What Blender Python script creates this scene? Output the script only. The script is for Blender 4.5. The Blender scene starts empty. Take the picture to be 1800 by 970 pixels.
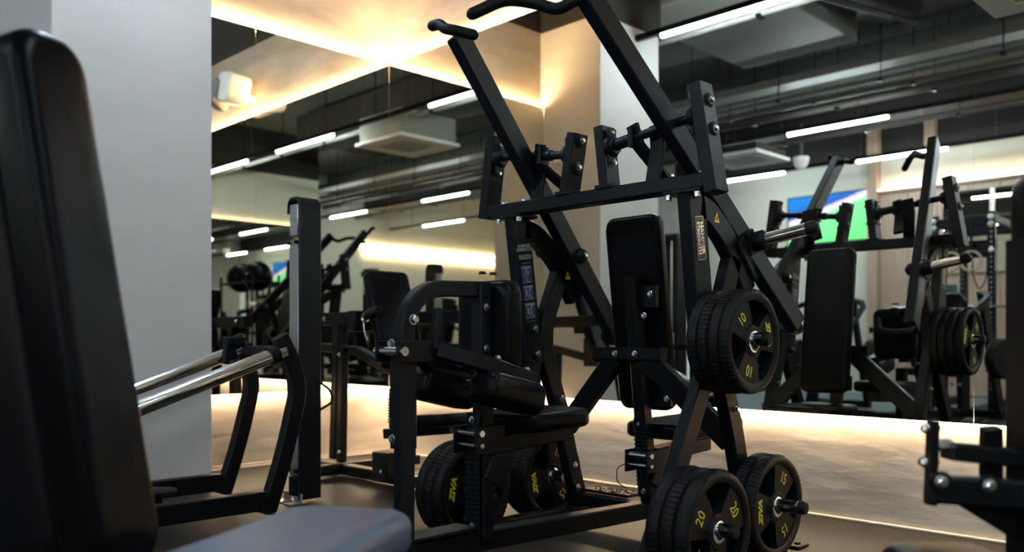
import bpy, bmesh, math, random
from mathutils import Vector, Matrix

C = bpy.context.scene.collection
scene = bpy.context.scene
V = Vector
R = math.radians
random.seed(7)

# ------------------------------------------------------------------ camera
cam_data = bpy.data.cameras.new('camera')
cam = bpy.data.objects.new('camera', cam_data)
C.objects.link(cam)
scene.camera = cam
cam.location = (5.030, -3.745, 0.80)
cam.rotation_euler = (R(90), 0, R(45.255))
cam_data.sensor_width = 36.0
cam_data.lens = 30.47
cam_data.shift_y = 0.0631
cam_data.clip_start = 0.05
cam_data.dof.use_dof = True
cam_data.dof.focus_distance = 3.1
cam_data.dof.aperture_fstop = 1.8
cam_data.dof.aperture_blades = 9

# ------------------------------------------------------------------ world and exposure
world = bpy.data.worlds.new('world')
scene.world = world
world.use_nodes = True
world.node_tree.nodes['Background'].inputs[0].default_value = (0.55, 0.7, 0.9, 1)
world.node_tree.nodes['Background'].inputs[1].default_value = 0.02
scene.view_settings.view_transform = 'Standard'
scene.view_settings.look = 'None'
scene.view_settings.gamma = 1.0
scene.view_settings.use_curve_mapping = False
scene.view_settings.exposure = 2.0

LAMP_STRENGTH = 46.0       # cool linear lamps
STRIP_STRENGTH = 36.0
STRIP_TOP_STRENGTH = 66.0 #      # warm strips behind the mirrors
COVE_STRENGTH = 8.0

# ------------------------------------------------------------------ materials
def principled(name, color, rough=0.5, metal=0.0, spec=0.5):
    m = bpy.data.materials.new(name)
    m.use_nodes = True
    b = m.node_tree.nodes['Principled BSDF']
    b.inputs['Base Color'].default_value = (*color, 1)
    b.inputs['Roughness'].default_value = rough
    b.inputs['Metallic'].default_value = metal
    b.inputs['Specular IOR Level'].default_value = spec
    return m, m.node_tree, b

def noise_bump(nt, b, scale, strength, dist=0.01, detail=4, vec_scale=None):
    tc = nt.nodes.new('ShaderNodeTexCoord')
    n = nt.nodes.new('ShaderNodeTexNoise')
    n.inputs['Scale'].default_value = scale
    n.inputs['Detail'].default_value = detail
    src = tc.outputs['Object']
    if vec_scale:
        mp = nt.nodes.new('ShaderNodeMapping')
        mp.inputs['Scale'].default_value = vec_scale
        nt.links.new(src, mp.inputs['Vector']); src = mp.outputs['Vector']
    nt.links.new(src, n.inputs['Vector'])
    bp = nt.nodes.new('ShaderNodeBump')
    bp.inputs['Strength'].default_value = strength
    bp.inputs['Distance'].default_value = dist
    nt.links.new(n.outputs['Fac'], bp.inputs['Height'])
    nt.links.new(bp.outputs['Normal'], b.inputs['Normal'])
    return n, src

def ramp_color(nt, fac, stops, target):
    r = nt.nodes.new('ShaderNodeValToRGB')
    el = r.color_ramp.elements
    while len(el) < len(stops): el.new(0.5)
    for e, (p, c) in zip(el, stops):
        e.position = p; e.color = (*c, 1)
    nt.links.new(fac, r.inputs['Fac'])
    nt.links.new(r.outputs['Color'], target)
    return r

def emitter(name, color, strength):
    m = bpy.data.materials.new(name); m.use_nodes = True
    nt = m.node_tree; nt.nodes.clear()
    o = nt.nodes.new('ShaderNodeOutputMaterial'); e = nt.nodes.new('ShaderNodeEmission')
    e.inputs[0].default_value = (*color, 1); e.inputs[1].default_value = strength
    nt.links.new(e.outputs[0], o.inputs[0])
    return m

M = {}
def powder(name, col, rough):
    m, nt, b = principled(name, col, rough, 0, 0.13)
    noise_bump(nt, b, 900, 0.08, 0.002, 2)
    return m
M['frame'] = powder('black powder coat', (0.0034, 0.0045, 0.0058), 0.42)
M['frame_blue'] = powder('satin black steel', (0.0045, 0.0068, 0.0092), 0.38)
m, nt, b = principled('upholstery', (0.0022, 0.0028, 0.0038), 0.30, 0, 0.07); noise_bump(nt, b, 420, 0.12, 0.002, 3); M['vinyl'] = m
m, nt, b = principled('grey upholstery', (0.050, 0.080, 0.130), 0.38, 0, 0.4); noise_bump(nt, b, 420, 0.12, 0.002, 3); M['vinyl_grey'] = m
m, nt, b = principled('rubber', (0.004, 0.0042, 0.0047), 0.5, 0, 0.14); noise_bump(nt, b, 500, 0.1, 0.002, 3); M['rubber'] = m
M['grip'] = principled('foam grip', (0.004, 0.004, 0.0045), 0.55, 0, .14)[0]
M['chrome'] = principled('chrome', (0.82, 0.83, 0.85), 0.14, 1.0)[0]
M['zinc'] = principled('zinc bolt', (0.62, 0.64, 0.66), 0.25, 1.0)[0]
M['horn'] = principled('dark chrome', (0.45, 0.46, 0.48), 0.16, 1.0)[0]
M['brushed'] = principled('brushed steel', (0.40, 0.40, 0.39), 0.42, 1.0)[0]
M['plate_badge'] = principled('badge steel', (0.75, 0.68, 0.58), 0.25, 1.0)[0]
M['yellow'] = principled('yellow print', (0.50, 0.42, 0.02), 0.5)[0]
M['warning'] = principled('warning yellow', (0.80, 0.52, 0.02), 0.45)[0]
M['white_print'] = principled('white print', (0.26, 0.26, 0.26), 0.5)[0]
M['blue_print'] = principled('blue print', (0.012, 0.028, 0.085), 0.4)[0]
M['grey_print'] = principled('grey print', (0.16, 0.17, 0.19), 0.5)[0]
M['sky_print'] = principled('light blue print', (0.15, 0.3, 0.45), 0.5)[0]
M['red_print'] = principled('red print', (0.55, 0.03, 0.03), 0.5)[0]
M['orange_print'] = principled('orange print', (0.45, 0.25, 0.06), 0.5)[0]
M['black_print'] = principled('black print', (0.004, 0.004, 0.004), 0.5)[0]

def plaster(name, c0, c1, bump=0.35):
    m, nt, b = principled(name, c0, 0.75, 0, 0.3)
    n, src = noise_bump(nt, b, 5.0, bump, 0.02, 8, (1, 1, 3.2))
    n2 = nt.nodes.new('ShaderNodeTexNoise'); n2.inputs['Scale'].default_value = 2.2; n2.inputs['Detail'].default_value = 6
    nt.links.new(src, n2.inputs['Vector'])
    ramp_color(nt, n2.outputs['Fac'], [(0.3, c0), (0.7, c1)], b.inputs['Base Color'])
    return m
M['plaster'] = plaster('troweled plaster', (0.34, 0.29, 0.235), (0.47, 0.41, 0.34), 0.2)
M['pillar'] = plaster('pale grey pillar paint', (0.47, 0.465, 0.455), (0.51, 0.505, 0.495), 0.08)
M['cream'] = plaster('cream wall paint', (0.56, 0.55, 0.47), (0.60, 0.59, 0.51), 0.06)
M['dark_paint'] = principled('charcoal paint', (0.018, 0.016, 0.013), 0.8)[0]
M['slab'] = principled('grey green slab', (0.085, 0.10, 0.092), 0.8)[0]
M['duct'] = principled('galvanised duct', (0.26, 0.275, 0.25), 0.6, 0.0)[0]
M['pipe'] = principled('painted pipe', (0.07, 0.06, 0.05), 0.6)[0]
M['tray'] = principled('cable tray', (0.28, 0.28, 0.26), 0.55, 0.1)[0]
M['white_plastic'] = principled('white plastic', (0.80, 0.80, 0.77), 0.5)[0]
M['white_speaker'] = principled('white speaker', (0.75, 0.74, 0.72), 0.45)[0]
M['intake'] = principled('pale intake mesh', (0.5, 0.52, 0.51), 0.7)[0]
M['grey_plastic'] = principled('grey mesh', (0.22, 0.22, 0.22), 0.7)[0]
M['trim'] = principled('pale trim', (0.48, 0.40, 0.32), 0.45)[0]

m, nt, b = principled('mirror glass', (0.84, 0.825, 0.735), 0.0, 1.0); M['mirror'] = m
m, nt, b = principled('mirror edge', (0.35, 0.42, 0.40), 0.15, 0.6); M['mirror_edge'] = m

m, nt, b = principled('speckled rubber floor', (0.03, 0.028, 0.026), 0.5, 0, 0.2)
tc = nt.nodes.new('ShaderNodeTexCoord')
vo = nt.nodes.new('ShaderNodeTexVoronoi'); vo.inputs['Scale'].default_value = 130
nt.links.new(tc.outputs['Object'], vo.inputs['Vector'])
lt = nt.nodes.new('ShaderNodeMath'); lt.operation = 'LESS_THAN'; lt.inputs[1].default_value = 0.17
nt.links.new(vo.outputs['Distance'], lt.inputs[0])
sp = nt.nodes.new('ShaderNodeSeparateColor'); nt.links.new(vo.outputs['Color'], sp.inputs[0])
gt = nt.nodes.new('ShaderNodeMath'); gt.operation = 'GREATER_THAN'; gt.inputs[1].default_value = 0.55
nt.links.new(sp.outputs[0], gt.inputs[0])
mu = nt.nodes.new('ShaderNodeMath'); mu.operation = 'MULTIPLY'
nt.links.new(lt.outputs[0], mu.inputs[0]); nt.links.new(gt.outputs[0], mu.inputs[1])
mx = nt.nodes.new('ShaderNodeMix'); mx.data_type = 'RGBA'
mx.inputs[6].default_value = (0.014, 0.0118, 0.0100, 1); mx.inputs[7].default_value = (0.12, 0.11, 0.10, 1)
nt.links.new(mu.outputs[0], mx.inputs[0]); nt.links.new(mx.outputs[2], b.inputs['Base Color'])
nz = nt.nodes.new('ShaderNodeTexNoise'); nz.inputs['Scale'].default_value = 160; nt.links.new(tc.outputs['Object'], nz.inputs['Vector'])
bp = nt.nodes.new('ShaderNodeBump'); bp.inputs['Strength'].default_value = 0.25; bp.inputs['Distance'].default_value = 0.004
nt.links.new(nz.outputs['Fac'], bp.inputs['Height']); nt.links.new(bp.outputs['Normal'], b.inputs['Normal'])
M['floor'] = m

M['floor_pale'] = principled('pale blue grey sport floor', (0.13, 0.17, 0.19), 0.5)[0]
def wood(name, c0, c1):
    m, nt, b = principled(name, c0, 0.5)
    tc = nt.nodes.new('ShaderNodeTexCoord'); mp = nt.nodes.new('ShaderNodeMapping')
    mp.inputs['Scale'].default_value = (14, 14, 0.7)
    n = nt.nodes.new('ShaderNodeTexNoise'); n.inputs['Scale'].default_value = 2.0; n.inputs['Detail'].default_value = 6
    nt.links.new(tc.outputs['Object'], mp.inputs[0]); nt.links.new(mp.outputs[0], n.inputs['Vector'])
    ramp_color(nt, n.outputs['Fac'], [(0.3, c0), (0.7, c1)], b.inputs['Base Color'])
    return m
M['wood'] = wood('pale oak panel', (0.33, 0.23, 0.17), (0.42, 0.31, 0.235))
M['slat'] = wood('grey washed slat', (0.40, 0.37, 0.36), (0.55, 0.52, 0.52))

M['lamp'] = emitter('cool lamp tube', (0.72, 0.87, 1.0), LAMP_STRENGTH)
M['strip'] = emitter('warm strip', (1.0, 0.76, 0.49), STRIP_STRENGTH)
M['strip_top'] = emitter('warm strip above', (1.0, 0.69, 0.39), STRIP_TOP_STRENGTH)
M['cove'] = emitter('warm cove strip', (1.0, 0.75, 0.47), COVE_STRENGTH)
M['daylight_pane'] = emitter('bright glass', (0.72, 0.90, 1.0), 0.2)
M['bulb'] = emitter('warm bulb', (1.0, 0.85, 0.6), 4.0)

# television picture: a pitch, a crowd stand and bright boards
m = bpy.data.materials.new('television picture'); m.use_nodes = True
nt = m.node_tree; nt.nodes.clear()
out = nt.nodes.new('ShaderNodeOutputMaterial'); em = nt.nodes.new('ShaderNodeEmission'); em.inputs[1].default_value = 0.42
tc = nt.nodes.new('ShaderNodeTexCoord'); sx = nt.nodes.new('ShaderNodeSeparateXYZ')
nt.links.new(tc.outputs['Object'], sx.inputs[0])
# height measured along a tilted touchline: z + 0.28 x
ma = nt.nodes.new('ShaderNodeMath'); ma.operation = 'MULTIPLY_ADD'; ma.inputs[1].default_value = -0.30
nt.links.new(sx.outputs[0], ma.inputs[0]); nt.links.new(sx.outputs[2], ma.inputs[2])
mr = nt.nodes.new('ShaderNodeMapRange'); mr.inputs[1].default_value = -0.40; mr.inputs[2].default_value = 0.45
nt.links.new(ma.outputs[0], mr.inputs[0])
nz = nt.nodes.new('ShaderNodeTexNoise'); nz.inputs['Scale'].default_value = 9
nt.links.new(tc.outputs['Object'], nz.inputs['Vector'])
ad = nt.nodes.new('ShaderNodeMath'); ad.operation = 'MULTIPLY_ADD'; ad.inputs[1].default_value = 0.06
nt.links.new(nz.outputs['Fac'], ad.inputs[0]); nt.links.new(mr.outputs[0], ad.inputs[2])
rr = nt.nodes.new('ShaderNodeValToRGB'); rr.color_ramp.interpolation = 'LINEAR'
stops = [(0.0, (0.16, 0.80, 0.28)), (0.60, (0.24, 0.92, 0.42)), (0.63, (0.75, 0.72, 0.95)), (0.72, (0.70, 0.70, 0.95)), (0.76, (0.03, 0.12, 0.55)), (1.0, (0.02, 0.22, 0.75))]
el = rr.color_ramp.elements
while len(el) < len(stops): el.new(0.5)
for e_, (p_, c_) in zip(el, stops): e_.position = p_; e_.color = (*c_, 1)
nt.links.new(ad.outputs[0], rr.inputs[0]); nt.links.new(rr.outputs[0], em.inputs[0]); nt.links.new(em.outputs[0], out.inputs[0])
M['tv'] = m

# ------------------------------------------------------------------ mesh helpers
def perp(t, side):
    n = side - t * side.dot(t)
    if n.length < 1e-4:
        n = V((0, 0, 1)) - t * t.z
        if n.length < 1e-4: n = V((1, 0, 0)) - t * t.x
    return n.normalized()

def section_rect(w, d, ch):
    w, d = w / 2, d / 2
    ch = min(ch, w * .8, d * .8)
    return [(w, -d + ch), (w, d - ch), (w - ch, d), (-w + ch, d), (-w, d - ch), (-w, -d + ch), (-w + ch, -d), (w - ch, -d)]

def section_circle(r, n=14):
    return [(r * math.cos(2 * math.pi * i / n), r * math.sin(2 * math.pi * i / n)) for i in range(n)]

def sweep(bm, pts, sec, side=(1, 0, 0)):
    pts = [V(p) for p in pts]; side = V(side)
    n = len(pts); rings = []
    for i, p in enumerate(pts):
        if i == 0: t = (pts[1] - p).normalized(); k = 1
        elif i == n - 1: t = (p - pts[-2]).normalized(); k = 1
        else:
            a = (p - pts[i - 1]).normalized(); c = (pts[i + 1] - p).normalized()
            t = (a + c).normalized(); k = 1 / max(0.35, t.dot(a))
        s = perp(t, side); bt = t.cross(s)
        if 0 < i < n - 1:
            bend = (c - a)
            kb = k if abs(bend.normalized().dot(bt)) > .5 and bend.length > 1e-5 else 1
            ks = k if kb == 1 and bend.length > 1e-5 else 1
        else: kb = ks = 1
        rings.append([bm.verts.new(p + s * (x * ks) + bt * (y * kb)) for x, y in sec])
    m = len(sec)
    for i in range(n - 1):
        for j in range(m):
            bm.faces.new((rings[i][j], rings[i][(j + 1) % m], rings[i + 1][(j + 1) % m], rings[i + 1][j]))
    bm.faces.new(rings[0][::-1]); bm.faces.new(rings[-1])

def bar(bm, pts, w, d, side=(1, 0, 0), ch=.005):
    """rectangular tube: w along side, d across it"""
    sweep(bm, pts, section_rect(w, d, ch), side)

def tube(bm, pts, r, n=14):
    sweep(bm, pts, section_circle(r, n), (.123, .31, .94))

def arc(center, r, a0, a1, n, axis='x', fixed=0):
    out = []
    for i in range(n + 1):
        a = R(a0 + (a1 - a0) * i / n)
        out.append((fixed, center[0] + r * math.cos(a), center[1] + r * math.sin(a)))
    return out

def smooth_path(pts, n=5):
    """rounds the corners of a polyline"""
    pts = [V(p) for p in pts]; out = [pts[0]]
    for i in range(1, len(pts) - 1):
        a, b, c = pts[i - 1], pts[i], pts[i + 1]
        r = min((a - b).length, (c - b).length) * .42
        p0 = b + (a - b).normalized() * r; p1 = b + (c - b).normalized() * r
        for k in range(n + 1):
            t = k / n
            out.append(p0 * (1 - t) ** 2 + b * 2 * t * (1 - t) + p1 * t * t)
    out.append(pts[-1]); return out

def box(bm, lo, hi, bev=.004):
    lo, hi = V(lo), V(hi)
    r = bmesh.ops.create_cube(bm, size=1)
    vs = r['verts']
    bmesh.ops.scale(bm, vec=hi - lo, verts=vs)
    bmesh.ops.translate(bm, vec=(lo + hi) / 2, verts=vs)
    if bev > 0:
        es = list({e for v in vs for e in v.link_edges})
        bmesh.ops.bevel(bm, geom=es, offset=bev, segments=1, affect='EDGES')

def rounded_rect(sx, sy, r, n=5):
    r = min(r, sx / 2 * .99, sy / 2 * .99); out = []
    for cx, cy, a0 in ((sx / 2 - r, sy / 2 - r, 0), (-sx / 2 + r, sy / 2 - r, 90), (-sx / 2 + r, -sy / 2 + r, 180), (sx / 2 - r, -sy / 2 + r, 270)):
        for i in range(n + 1):
            a = R(a0 + 90 * i / n); out.append((cx + r * math.cos(a), cy + r * math.sin(a)))
    return out

def outline_pad(bm, outline, t, soft, mat):
    """padded slab: outline in its own xy, thickness t centred on z, soft edges, placed by mat"""
    layers = []
    k = 4
    for i in range(k + 1):
        a = R(90 * i / k); layers.append((soft * (1 - math.sin(a)), -t / 2 + soft * (1 - math.cos(a))))
    for i in range(k + 1):
        a = R(90 * i / k); layers.append((soft * (1 - math.cos(a)), t / 2 - soft * (1 - math.sin(a))))
    cx = sum(p[0] for p in outline) / len(outline); cy = sum(p[1] for p in outline) / len(outline)
    ex = max(abs(p[0] - cx) for p in outline); ey = max(abs(p[1] - cy) for p in outline)
    rings = []
    for ins, z in layers:
        rings.append([bm.verts.new(mat @ V((cx + (x - cx) * (1 - ins / ex), cy + (y - cy) * (1 - ins / ey), z))) for x, y in outline])
    m = len(outline)
    for i in range(len(rings) - 1):
        for j in range(m):
            bm.faces.new((rings[i][j], rings[i][(j + 1) % m], rings[i + 1][(j + 1) % m], rings[i + 1][j]))
    bm.faces.new(rings[0][::-1]); bm.faces.new(rings[-1])

def frame_matrix(origin, x, y):
    x = V(x).normalized(); y = V(y); y = (y - x * y.dot(x)).normalized(); z = x.cross(y)
    m = Matrix((x, y, z)).transposed().to_4x4(); m.translation = V(origin); return m

def pad(bm, center, x, y, sx, sy, t, r=.04, soft=.018):
    outline_pad(bm, rounded_rect(sx, sy, r), t, soft, frame_matrix(center, x, y))

def lathe(bm, prof, origin, axis, n=28, closed=False):
    """prof: list of (radius, height along axis)"""
    a = V(axis).normalized(); s = perp(a, V((.21, .43, .88))); b2 = a.cross(s); o = V(origin)
    rings = []
    for r, h in prof:
        if r < 1e-6: rings.append([bm.verts.new(o + a * h)])
        else: rings.append([bm.verts.new(o + a * h + (s * math.cos(2 * math.pi * i / n) + b2 * math.sin(2 * math.pi * i / n)) * r) for i in range(n)])
    m = len(rings)
    for i in range(m if closed else m - 1):
        A, B = rings[i], rings[(i + 1) % m]
        for j in range(n):
            k = (j + 1) % n
            if len(A) == 1 and len(B) == 1: continue
            if len(A) == 1: bm.faces.new((A[0], B[k], B[j]))
            elif len(B) == 1: bm.faces.new((A[j], A[k], B[0]))
            else: bm.faces.new((A[j], A[k], B[k], B[j]))

def bolt(bm, p, d, r=.011, h=.010):
    lay = bm.verts.layers.int.get('piece') or bm.verts.layers.int.new('piece')
    n0 = len(bm.verts)
    lathe(bm, [(0, 0), (r * 1.28, 0), (r * 1.28, .003), (r * 1.05, .0035)], p, d, 14)
    lathe(bm, [(r, .003), (r, h), (r * .8, h + .002), (0, h + .002)], p, d, 6)
    bm.verts.ensure_lookup_table()
    for v in bm.verts[n0:]: v[lay] = n0 + 1

def cap_bolt(bm, p, d, r=.014):
    lathe(bm, [(0, 0), (r * 1.9, 0), (r * 1.9, .004), (r * 1.5, .010), (r * 1.1, .012)], p, d, 18)

JOINED = {'tread_plate', 'grip_ridges', 'hub', 'hub_ring', 'rim', 'toothed_teeth', 'hanger', 'weight_stack', 'panel_figure', 'hole_plugs', 'warning_symbol', 'badge_border', 'panel_header', 'panel_accent'}
def islands(bm):
    lay = bm.verts.layers.int.get('piece')
    if lay:
        g = {}
        for v in bm.verts: g.setdefault(v[lay], []).append(v.index)
        return list(g.values())
    seen, out = set(), []
    for v in bm.verts:
        if v.index in seen: continue
        st, comp = [v], []
        seen.add(v.index)
        while st:
            a = st.pop(); comp.append(a.index)
            for e in a.link_edges:
                b_ = e.other_vert(a)
                if b_.index not in seen: seen.add(b_.index); st.append(b_)
        out.append(comp)
    return out

def finish(bm, name, mat, parent=None, smooth=40):
    if parent is not None and name not in JOINED:
        bm.verts.index_update()
        isl = islands(bm)
        if len(isl) > 1:
            last = None
            for comp in isl:
                keep = set(comp); b2 = bm.copy(); b2.verts.ensure_lookup_table()
                bmesh.ops.delete(b2, geom=[v for v in b2.verts if v.index not in keep], context='VERTS')
                lay = b2.verts.layers.int.get('piece')
                if lay: b2.verts.layers.int.remove(lay)
                last = finish_one(b2, name, mat, parent, smooth)
            bm.free()
            return last
    o = finish_one(bm, name, mat, parent, smooth)
    if name in JOINED and name not in ('hub', 'hub_ring', 'rim'): o['kind'] = 'stuff'
    return o

def finish_one(bm, name, mat, parent=None, smooth=40):
    bmesh.ops.recalc_face_normals(bm, faces=bm.faces)
    me = bpy.data.meshes.new(name)
    bm.to_mesh(me); bm.free()
    if isinstance(mat, str): mat = M[mat]
    me.materials.append(mat)
    if smooth:
        me.polygons.foreach_set('use_smooth', [True] * len(me.polygons))
        me.set_sharp_from_angle(angle=R(smooth))
    o = bpy.data.objects.new(name, me)
    if parent is not None:
        w = world_of(parent)
        me.transform(w.inverted())
        o.parent = parent
    C.objects.link(o)
    return o

def world_of(o):
    m = o.matrix_basis.copy()
    while o.parent: o = o.parent; m = o.matrix_basis @ m
    return m

class B:
    """with B('seat','vinyl',root) as bm: ..."""
    def __init__(s, name, mat, parent=None, smooth=40, kind=None, label=None):
        s.a = (name, mat, parent, smooth); s.kind = kind; s.label = label
    def __enter__(s): s.bm = bmesh.new(); return s.bm
    def __exit__(s, *e):
        if e[0]: return False
        s.obj = finish(s.bm, *s.a)
        if s.kind: s.obj['kind'] = s.kind
        if s.label: s.obj['label'] = s.label

def origin_to(o, p):
    p = V(p); o.data.transform(Matrix.Translation(-p)); o.location = p
    return o

def thing(name, label, cat, loc=(0, 0, 0), group=None):
    o = bpy.data.objects.new(name, None); C.objects.link(o)
    o.empty_display_size = .1
    o.location = loc; o['label'] = label; o['category'] = cat
    if group: o['group'] = group
    return o

def tag(o, label, cat, group=None):
    o['label'] = label; o['category'] = cat
    if group: o['group'] = group
    return o

def copy_thing(root, loc, label=None, group=None, rotz=None):
    r = root.copy(); C.objects.link(r); r.location = loc
    if rotz is not None: r.rotation_euler = (0, 0, rotz)
    if label: r['label'] = label
    if group: r['group'] = group
    for ch in list(root.children):
        c = ch.copy(); C.objects.link(c); c.parent = r
        for g in list(ch.children):
            d = g.copy(); C.objects.link(d); d.parent = c
    return r

_txt = {}
def text_mesh(s, size, bold=0.0, shear=0.0, spacing=1.0):
    key = (s, size, bold, shear, spacing)
    if key in _txt: return _txt[key]
    cu = bpy.data.curves.new('lettering', 'FONT'); cu.body = s; cu.size = size
    cu.align_x = 'CENTER'; cu.align_y = 'CENTER'; cu.extrude = .0006; cu.offset = bold; cu.shear = shear
    cu.resolution_u = 3; cu.space_character = spacing; cu.space_line = .82
    o = bpy.data.objects.new('lettering', cu); C.objects.link(o)
    dg = bpy.context.evaluated_depsgraph_get(); dg.update()
    me = bpy.data.meshes.new_from_object(o.evaluated_get(dg), depsgraph=dg)
    bpy.data.objects.remove(o)
    _txt[key] = me
    return me

def lettering(s, size, pos, x, y, mat, parent, bold=0.0, shear=0.0, spacing=1.0, sx=1.0, name='lettering'):
    """flat print: x is the reading direction, y is up on the surface"""
    me = text_mesh(s, size, bold, shear, spacing).copy()
    me.name = name
    fm = frame_matrix(pos, x, y) @ Matrix.Diagonal((sx, 1, 1, 1))
    me.transform(world_of(parent).inverted() @ fm)
    me.materials.clear(); me.materials.append(M[mat])
    o = bpy.data.objects.new(name, me); o.parent = parent; C.objects.link(o)
    return o

def decal(bm, pos, x, y, poly, t=.0006):
    fm = frame_matrix(pos, x, y)
    lo = [bm.verts.new(fm @ V((a, b_, 0))) for a, b_ in poly]; hi = [bm.verts.new(fm @ V((a, b_, t))) for a, b_ in poly]
    n = len(poly)
    for i in range(n): bm.faces.new((lo[i], lo[(i + 1) % n], hi[(i + 1) % n], hi[i]))
    bm.faces.new(hi); bm.faces.new(lo[::-1])

def rect(w, h): return [(-w / 2, -h / 2), (w / 2, -h / 2), (w / 2, h / 2), (-w / 2, h / 2)]

# ================================================================== SETTING
ZB, ZT, ZC = 0.468, 2.773, 3.415          # mirror bottom, mirror top, top of pale paint
XR_WALL, YB = 8.2, -9.4
def struct(name, mat, fn, parent=None, smooth=0):
    bm = bmesh.new(); fn(bm)
    o = finish(bm, name, mat, parent, smooth)
    if parent is None: o['kind'] = 'structure'
    return o

struct('floor', 'floor', lambda bm: box(bm, (-4.2, -12.4, -.10), (11.2, .2, 0), 0))
struct('floor_rear', 'floor_pale', lambda bm: box(bm, (-4.0, -9.3, 0), (1.5, -5.0, .006), .002))
struct('ceiling', 'slab', lambda bm: box(bm, (-4.2, -12.4, 4.35), (11.2, .2, 4.5), 0))
struct('wall_front', 'plaster', lambda bm: box(bm, (-4.2, .04, 0), (11.2, .2, ZC), 0))
struct('wall_front_upper', 'dark_paint', lambda bm: box(bm, (-4.2, .04, ZC), (11.2, .2, 4.35), 0))
struct('wall_left', 'plaster', lambda bm: box(bm, (-.30, -2.40, 0), (-.04, .04, ZC), 0))
struct('wall_left_upper', 'dark_paint', lambda bm: box(bm, (-.30, -2.40, ZC), (-.04, .04, 4.35), 0))
struct('wall_pillar', 'pillar', lambda bm: box(bm, (-.30, -2.416, 0), (.612, -1.623, ZC), .006))
struct('wall_pillar_upper', 'dark_paint', lambda bm: box(bm, (-.30, -2.416, ZC), (.612, -1.623, 4.35), 0))
# alcove beyond the pillar, clad in vertical slats
al = struct('wall_alcove', 'slat', lambda bm: box(bm, (-4.2, -9.6, 0), (-4.04, .04, 4.35), 0))
for i in range(22):
    y0 = -.30 - i * .135
    struct('slat', 'slat', lambda bm: box(bm, (-4.04, y0 - .105, .02), (-4.0, y0, 4.2), .006), al)
# right wall: plaster with a mirror, then a deeper bay
struct('wall_right', 'cream', lambda bm: box(bm, (XR_WALL + .04, -4.6, 0), (XR_WALL + .2, .04, ZC + .2), 0))
struct('wall_right_upper', 'dark_paint', lambda bm: box(bm, (XR_WALL + .04, -4.6, ZC + .2), (XR_WALL + .2, .04, 4.35), 0))
struct('wall_right_bay', 'cream', lambda bm: box(bm, (11.04, -12.4, 0), (11.2, .04, 4.35), 0))
# back wall: cream behind the television, oak panels and a warm cove to its right
struct('wall_back', 'cream', lambda bm: box(bm, (-4.2, YB - .2, 0), (8.4, YB, 3.62), 0))
struct('wall_back_upper', 'dark_paint', lambda bm: box(bm, (-4.2, YB - .2, 3.62), (8.4, YB, 4.35), 0))
struct('wall_bay_end', 'cream', lambda bm: box(bm, (8.2, -12.4, 0), (11.04, -12.2, 4.35), 0))
struct('wall_bay_side', 'cream', lambda bm: box(bm, (8.2, -12.2, 0), (8.4, -9.6, 4.35), 0))
ob = struct('wall_back_panelling', 'wood', lambda bm: box(bm, (-.33, YB, 0), (6.6, YB + .03, 3.0), 0))
for i in range(17):
    x0 = -.33 + i * .41
    struct('oak_panel', 'wood', lambda bm: box(bm, (x0 + .004, YB + .03, .02), (x0 + .406, YB + .048, 3.0), .003), ob)
struct('trim_1', 'wood', lambda bm: box(bm, (-.48, YB, 0), (-.33, YB + .16, 4.2), .004))
struct('trim_2', 'wood', lambda bm: box(bm, (.33, YB, 3.62), (.48, YB + .12, 4.3), .004))

# base trims: a thin pale bead where the plaster meets the floor
struct('baseboard_front', 'trim', lambda bm: box(bm, (0, .022, 0), (XR_WALL, .04, .012), .003))
def bl(bm):
    box(bm, (-.04, -1.623, 0), (-.026, .03, .010), .002); box(bm, (-.04, -1.623, .018), (-.032, .03, .024), .001)
struct('baseboard_left', 'trim', bl)

def mirror(name, label, panels, axis, top=True, zb=ZB, zt=ZT, strip='strip', offset=0.0):
    """panels: list of (a0,a1) along the wall; the glass stands 40 mm off the plaster with warm strips behind its edges"""
    a0 = min(p[0] for p in panels); a1 = max(p[1] for p in panels)
    root = thing(name, label, 'mirror', (0, 0, 0))
    def put(bm, u0, u1, d0, d1, z0, z1, bev):
        # d measured from the glass face towards the wall
        if axis == 'front': box(bm, (u0, d0, z0), (u1, d1, z1), bev)
        elif axis == 'left': box(bm, (-d1, u0, z0), (-d0, u1, z1), bev)
        elif axis == 'right': box(bm, (offset + d0, u0, z0), (offset + d1, u1, z1), bev)
        elif axis == 'back': box(bm, (u0, offset - d1, z0), (u1, offset - d0, z1), bev)
    for u0, u1 in panels:
        with B('mirror_panel', 'mirror', root, 0) as bm: put(bm, u0 + .0003, u1 - .0003, 0, .005, zb, zt, 0)
        with B('backing_board', 'dark_paint', root, 0) as bm: put(bm, u0 + .02, u1 - .02, .0052, .030, zb + .04, zt - .04, 0)
    for z0, z1, sm in ((zb + .006, zb + .014, strip), (zt - .014, zt - .006, 'strip_top' if strip == 'strip' else strip)):
        with B('light_strip', sm, root, 0) as bm: put(bm, a0 + .01, a1 - .01, .014, .034, z0, z1, 0)
    return root
mirror('wall_mirror', 'tall frameless mirror of wide panes behind the plate loaded machine', [(0.0, 1.935), (1.935, 3.87), (3.87, 5.80), (5.80, 7.73)], 'front')
mirror('wall_mirror', 'narrower frameless mirror between the room corner and the grey pillar', [(-1.04, -.0004), (-1.618, -1.04)], 'left')
mirror('wall_mirror', 'frameless mirror on the far side wall under a warm glow', [(-2.3, -.2), (-4.5, -2.3)], 'right', offset=XR_WALL, strip='cove')
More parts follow.
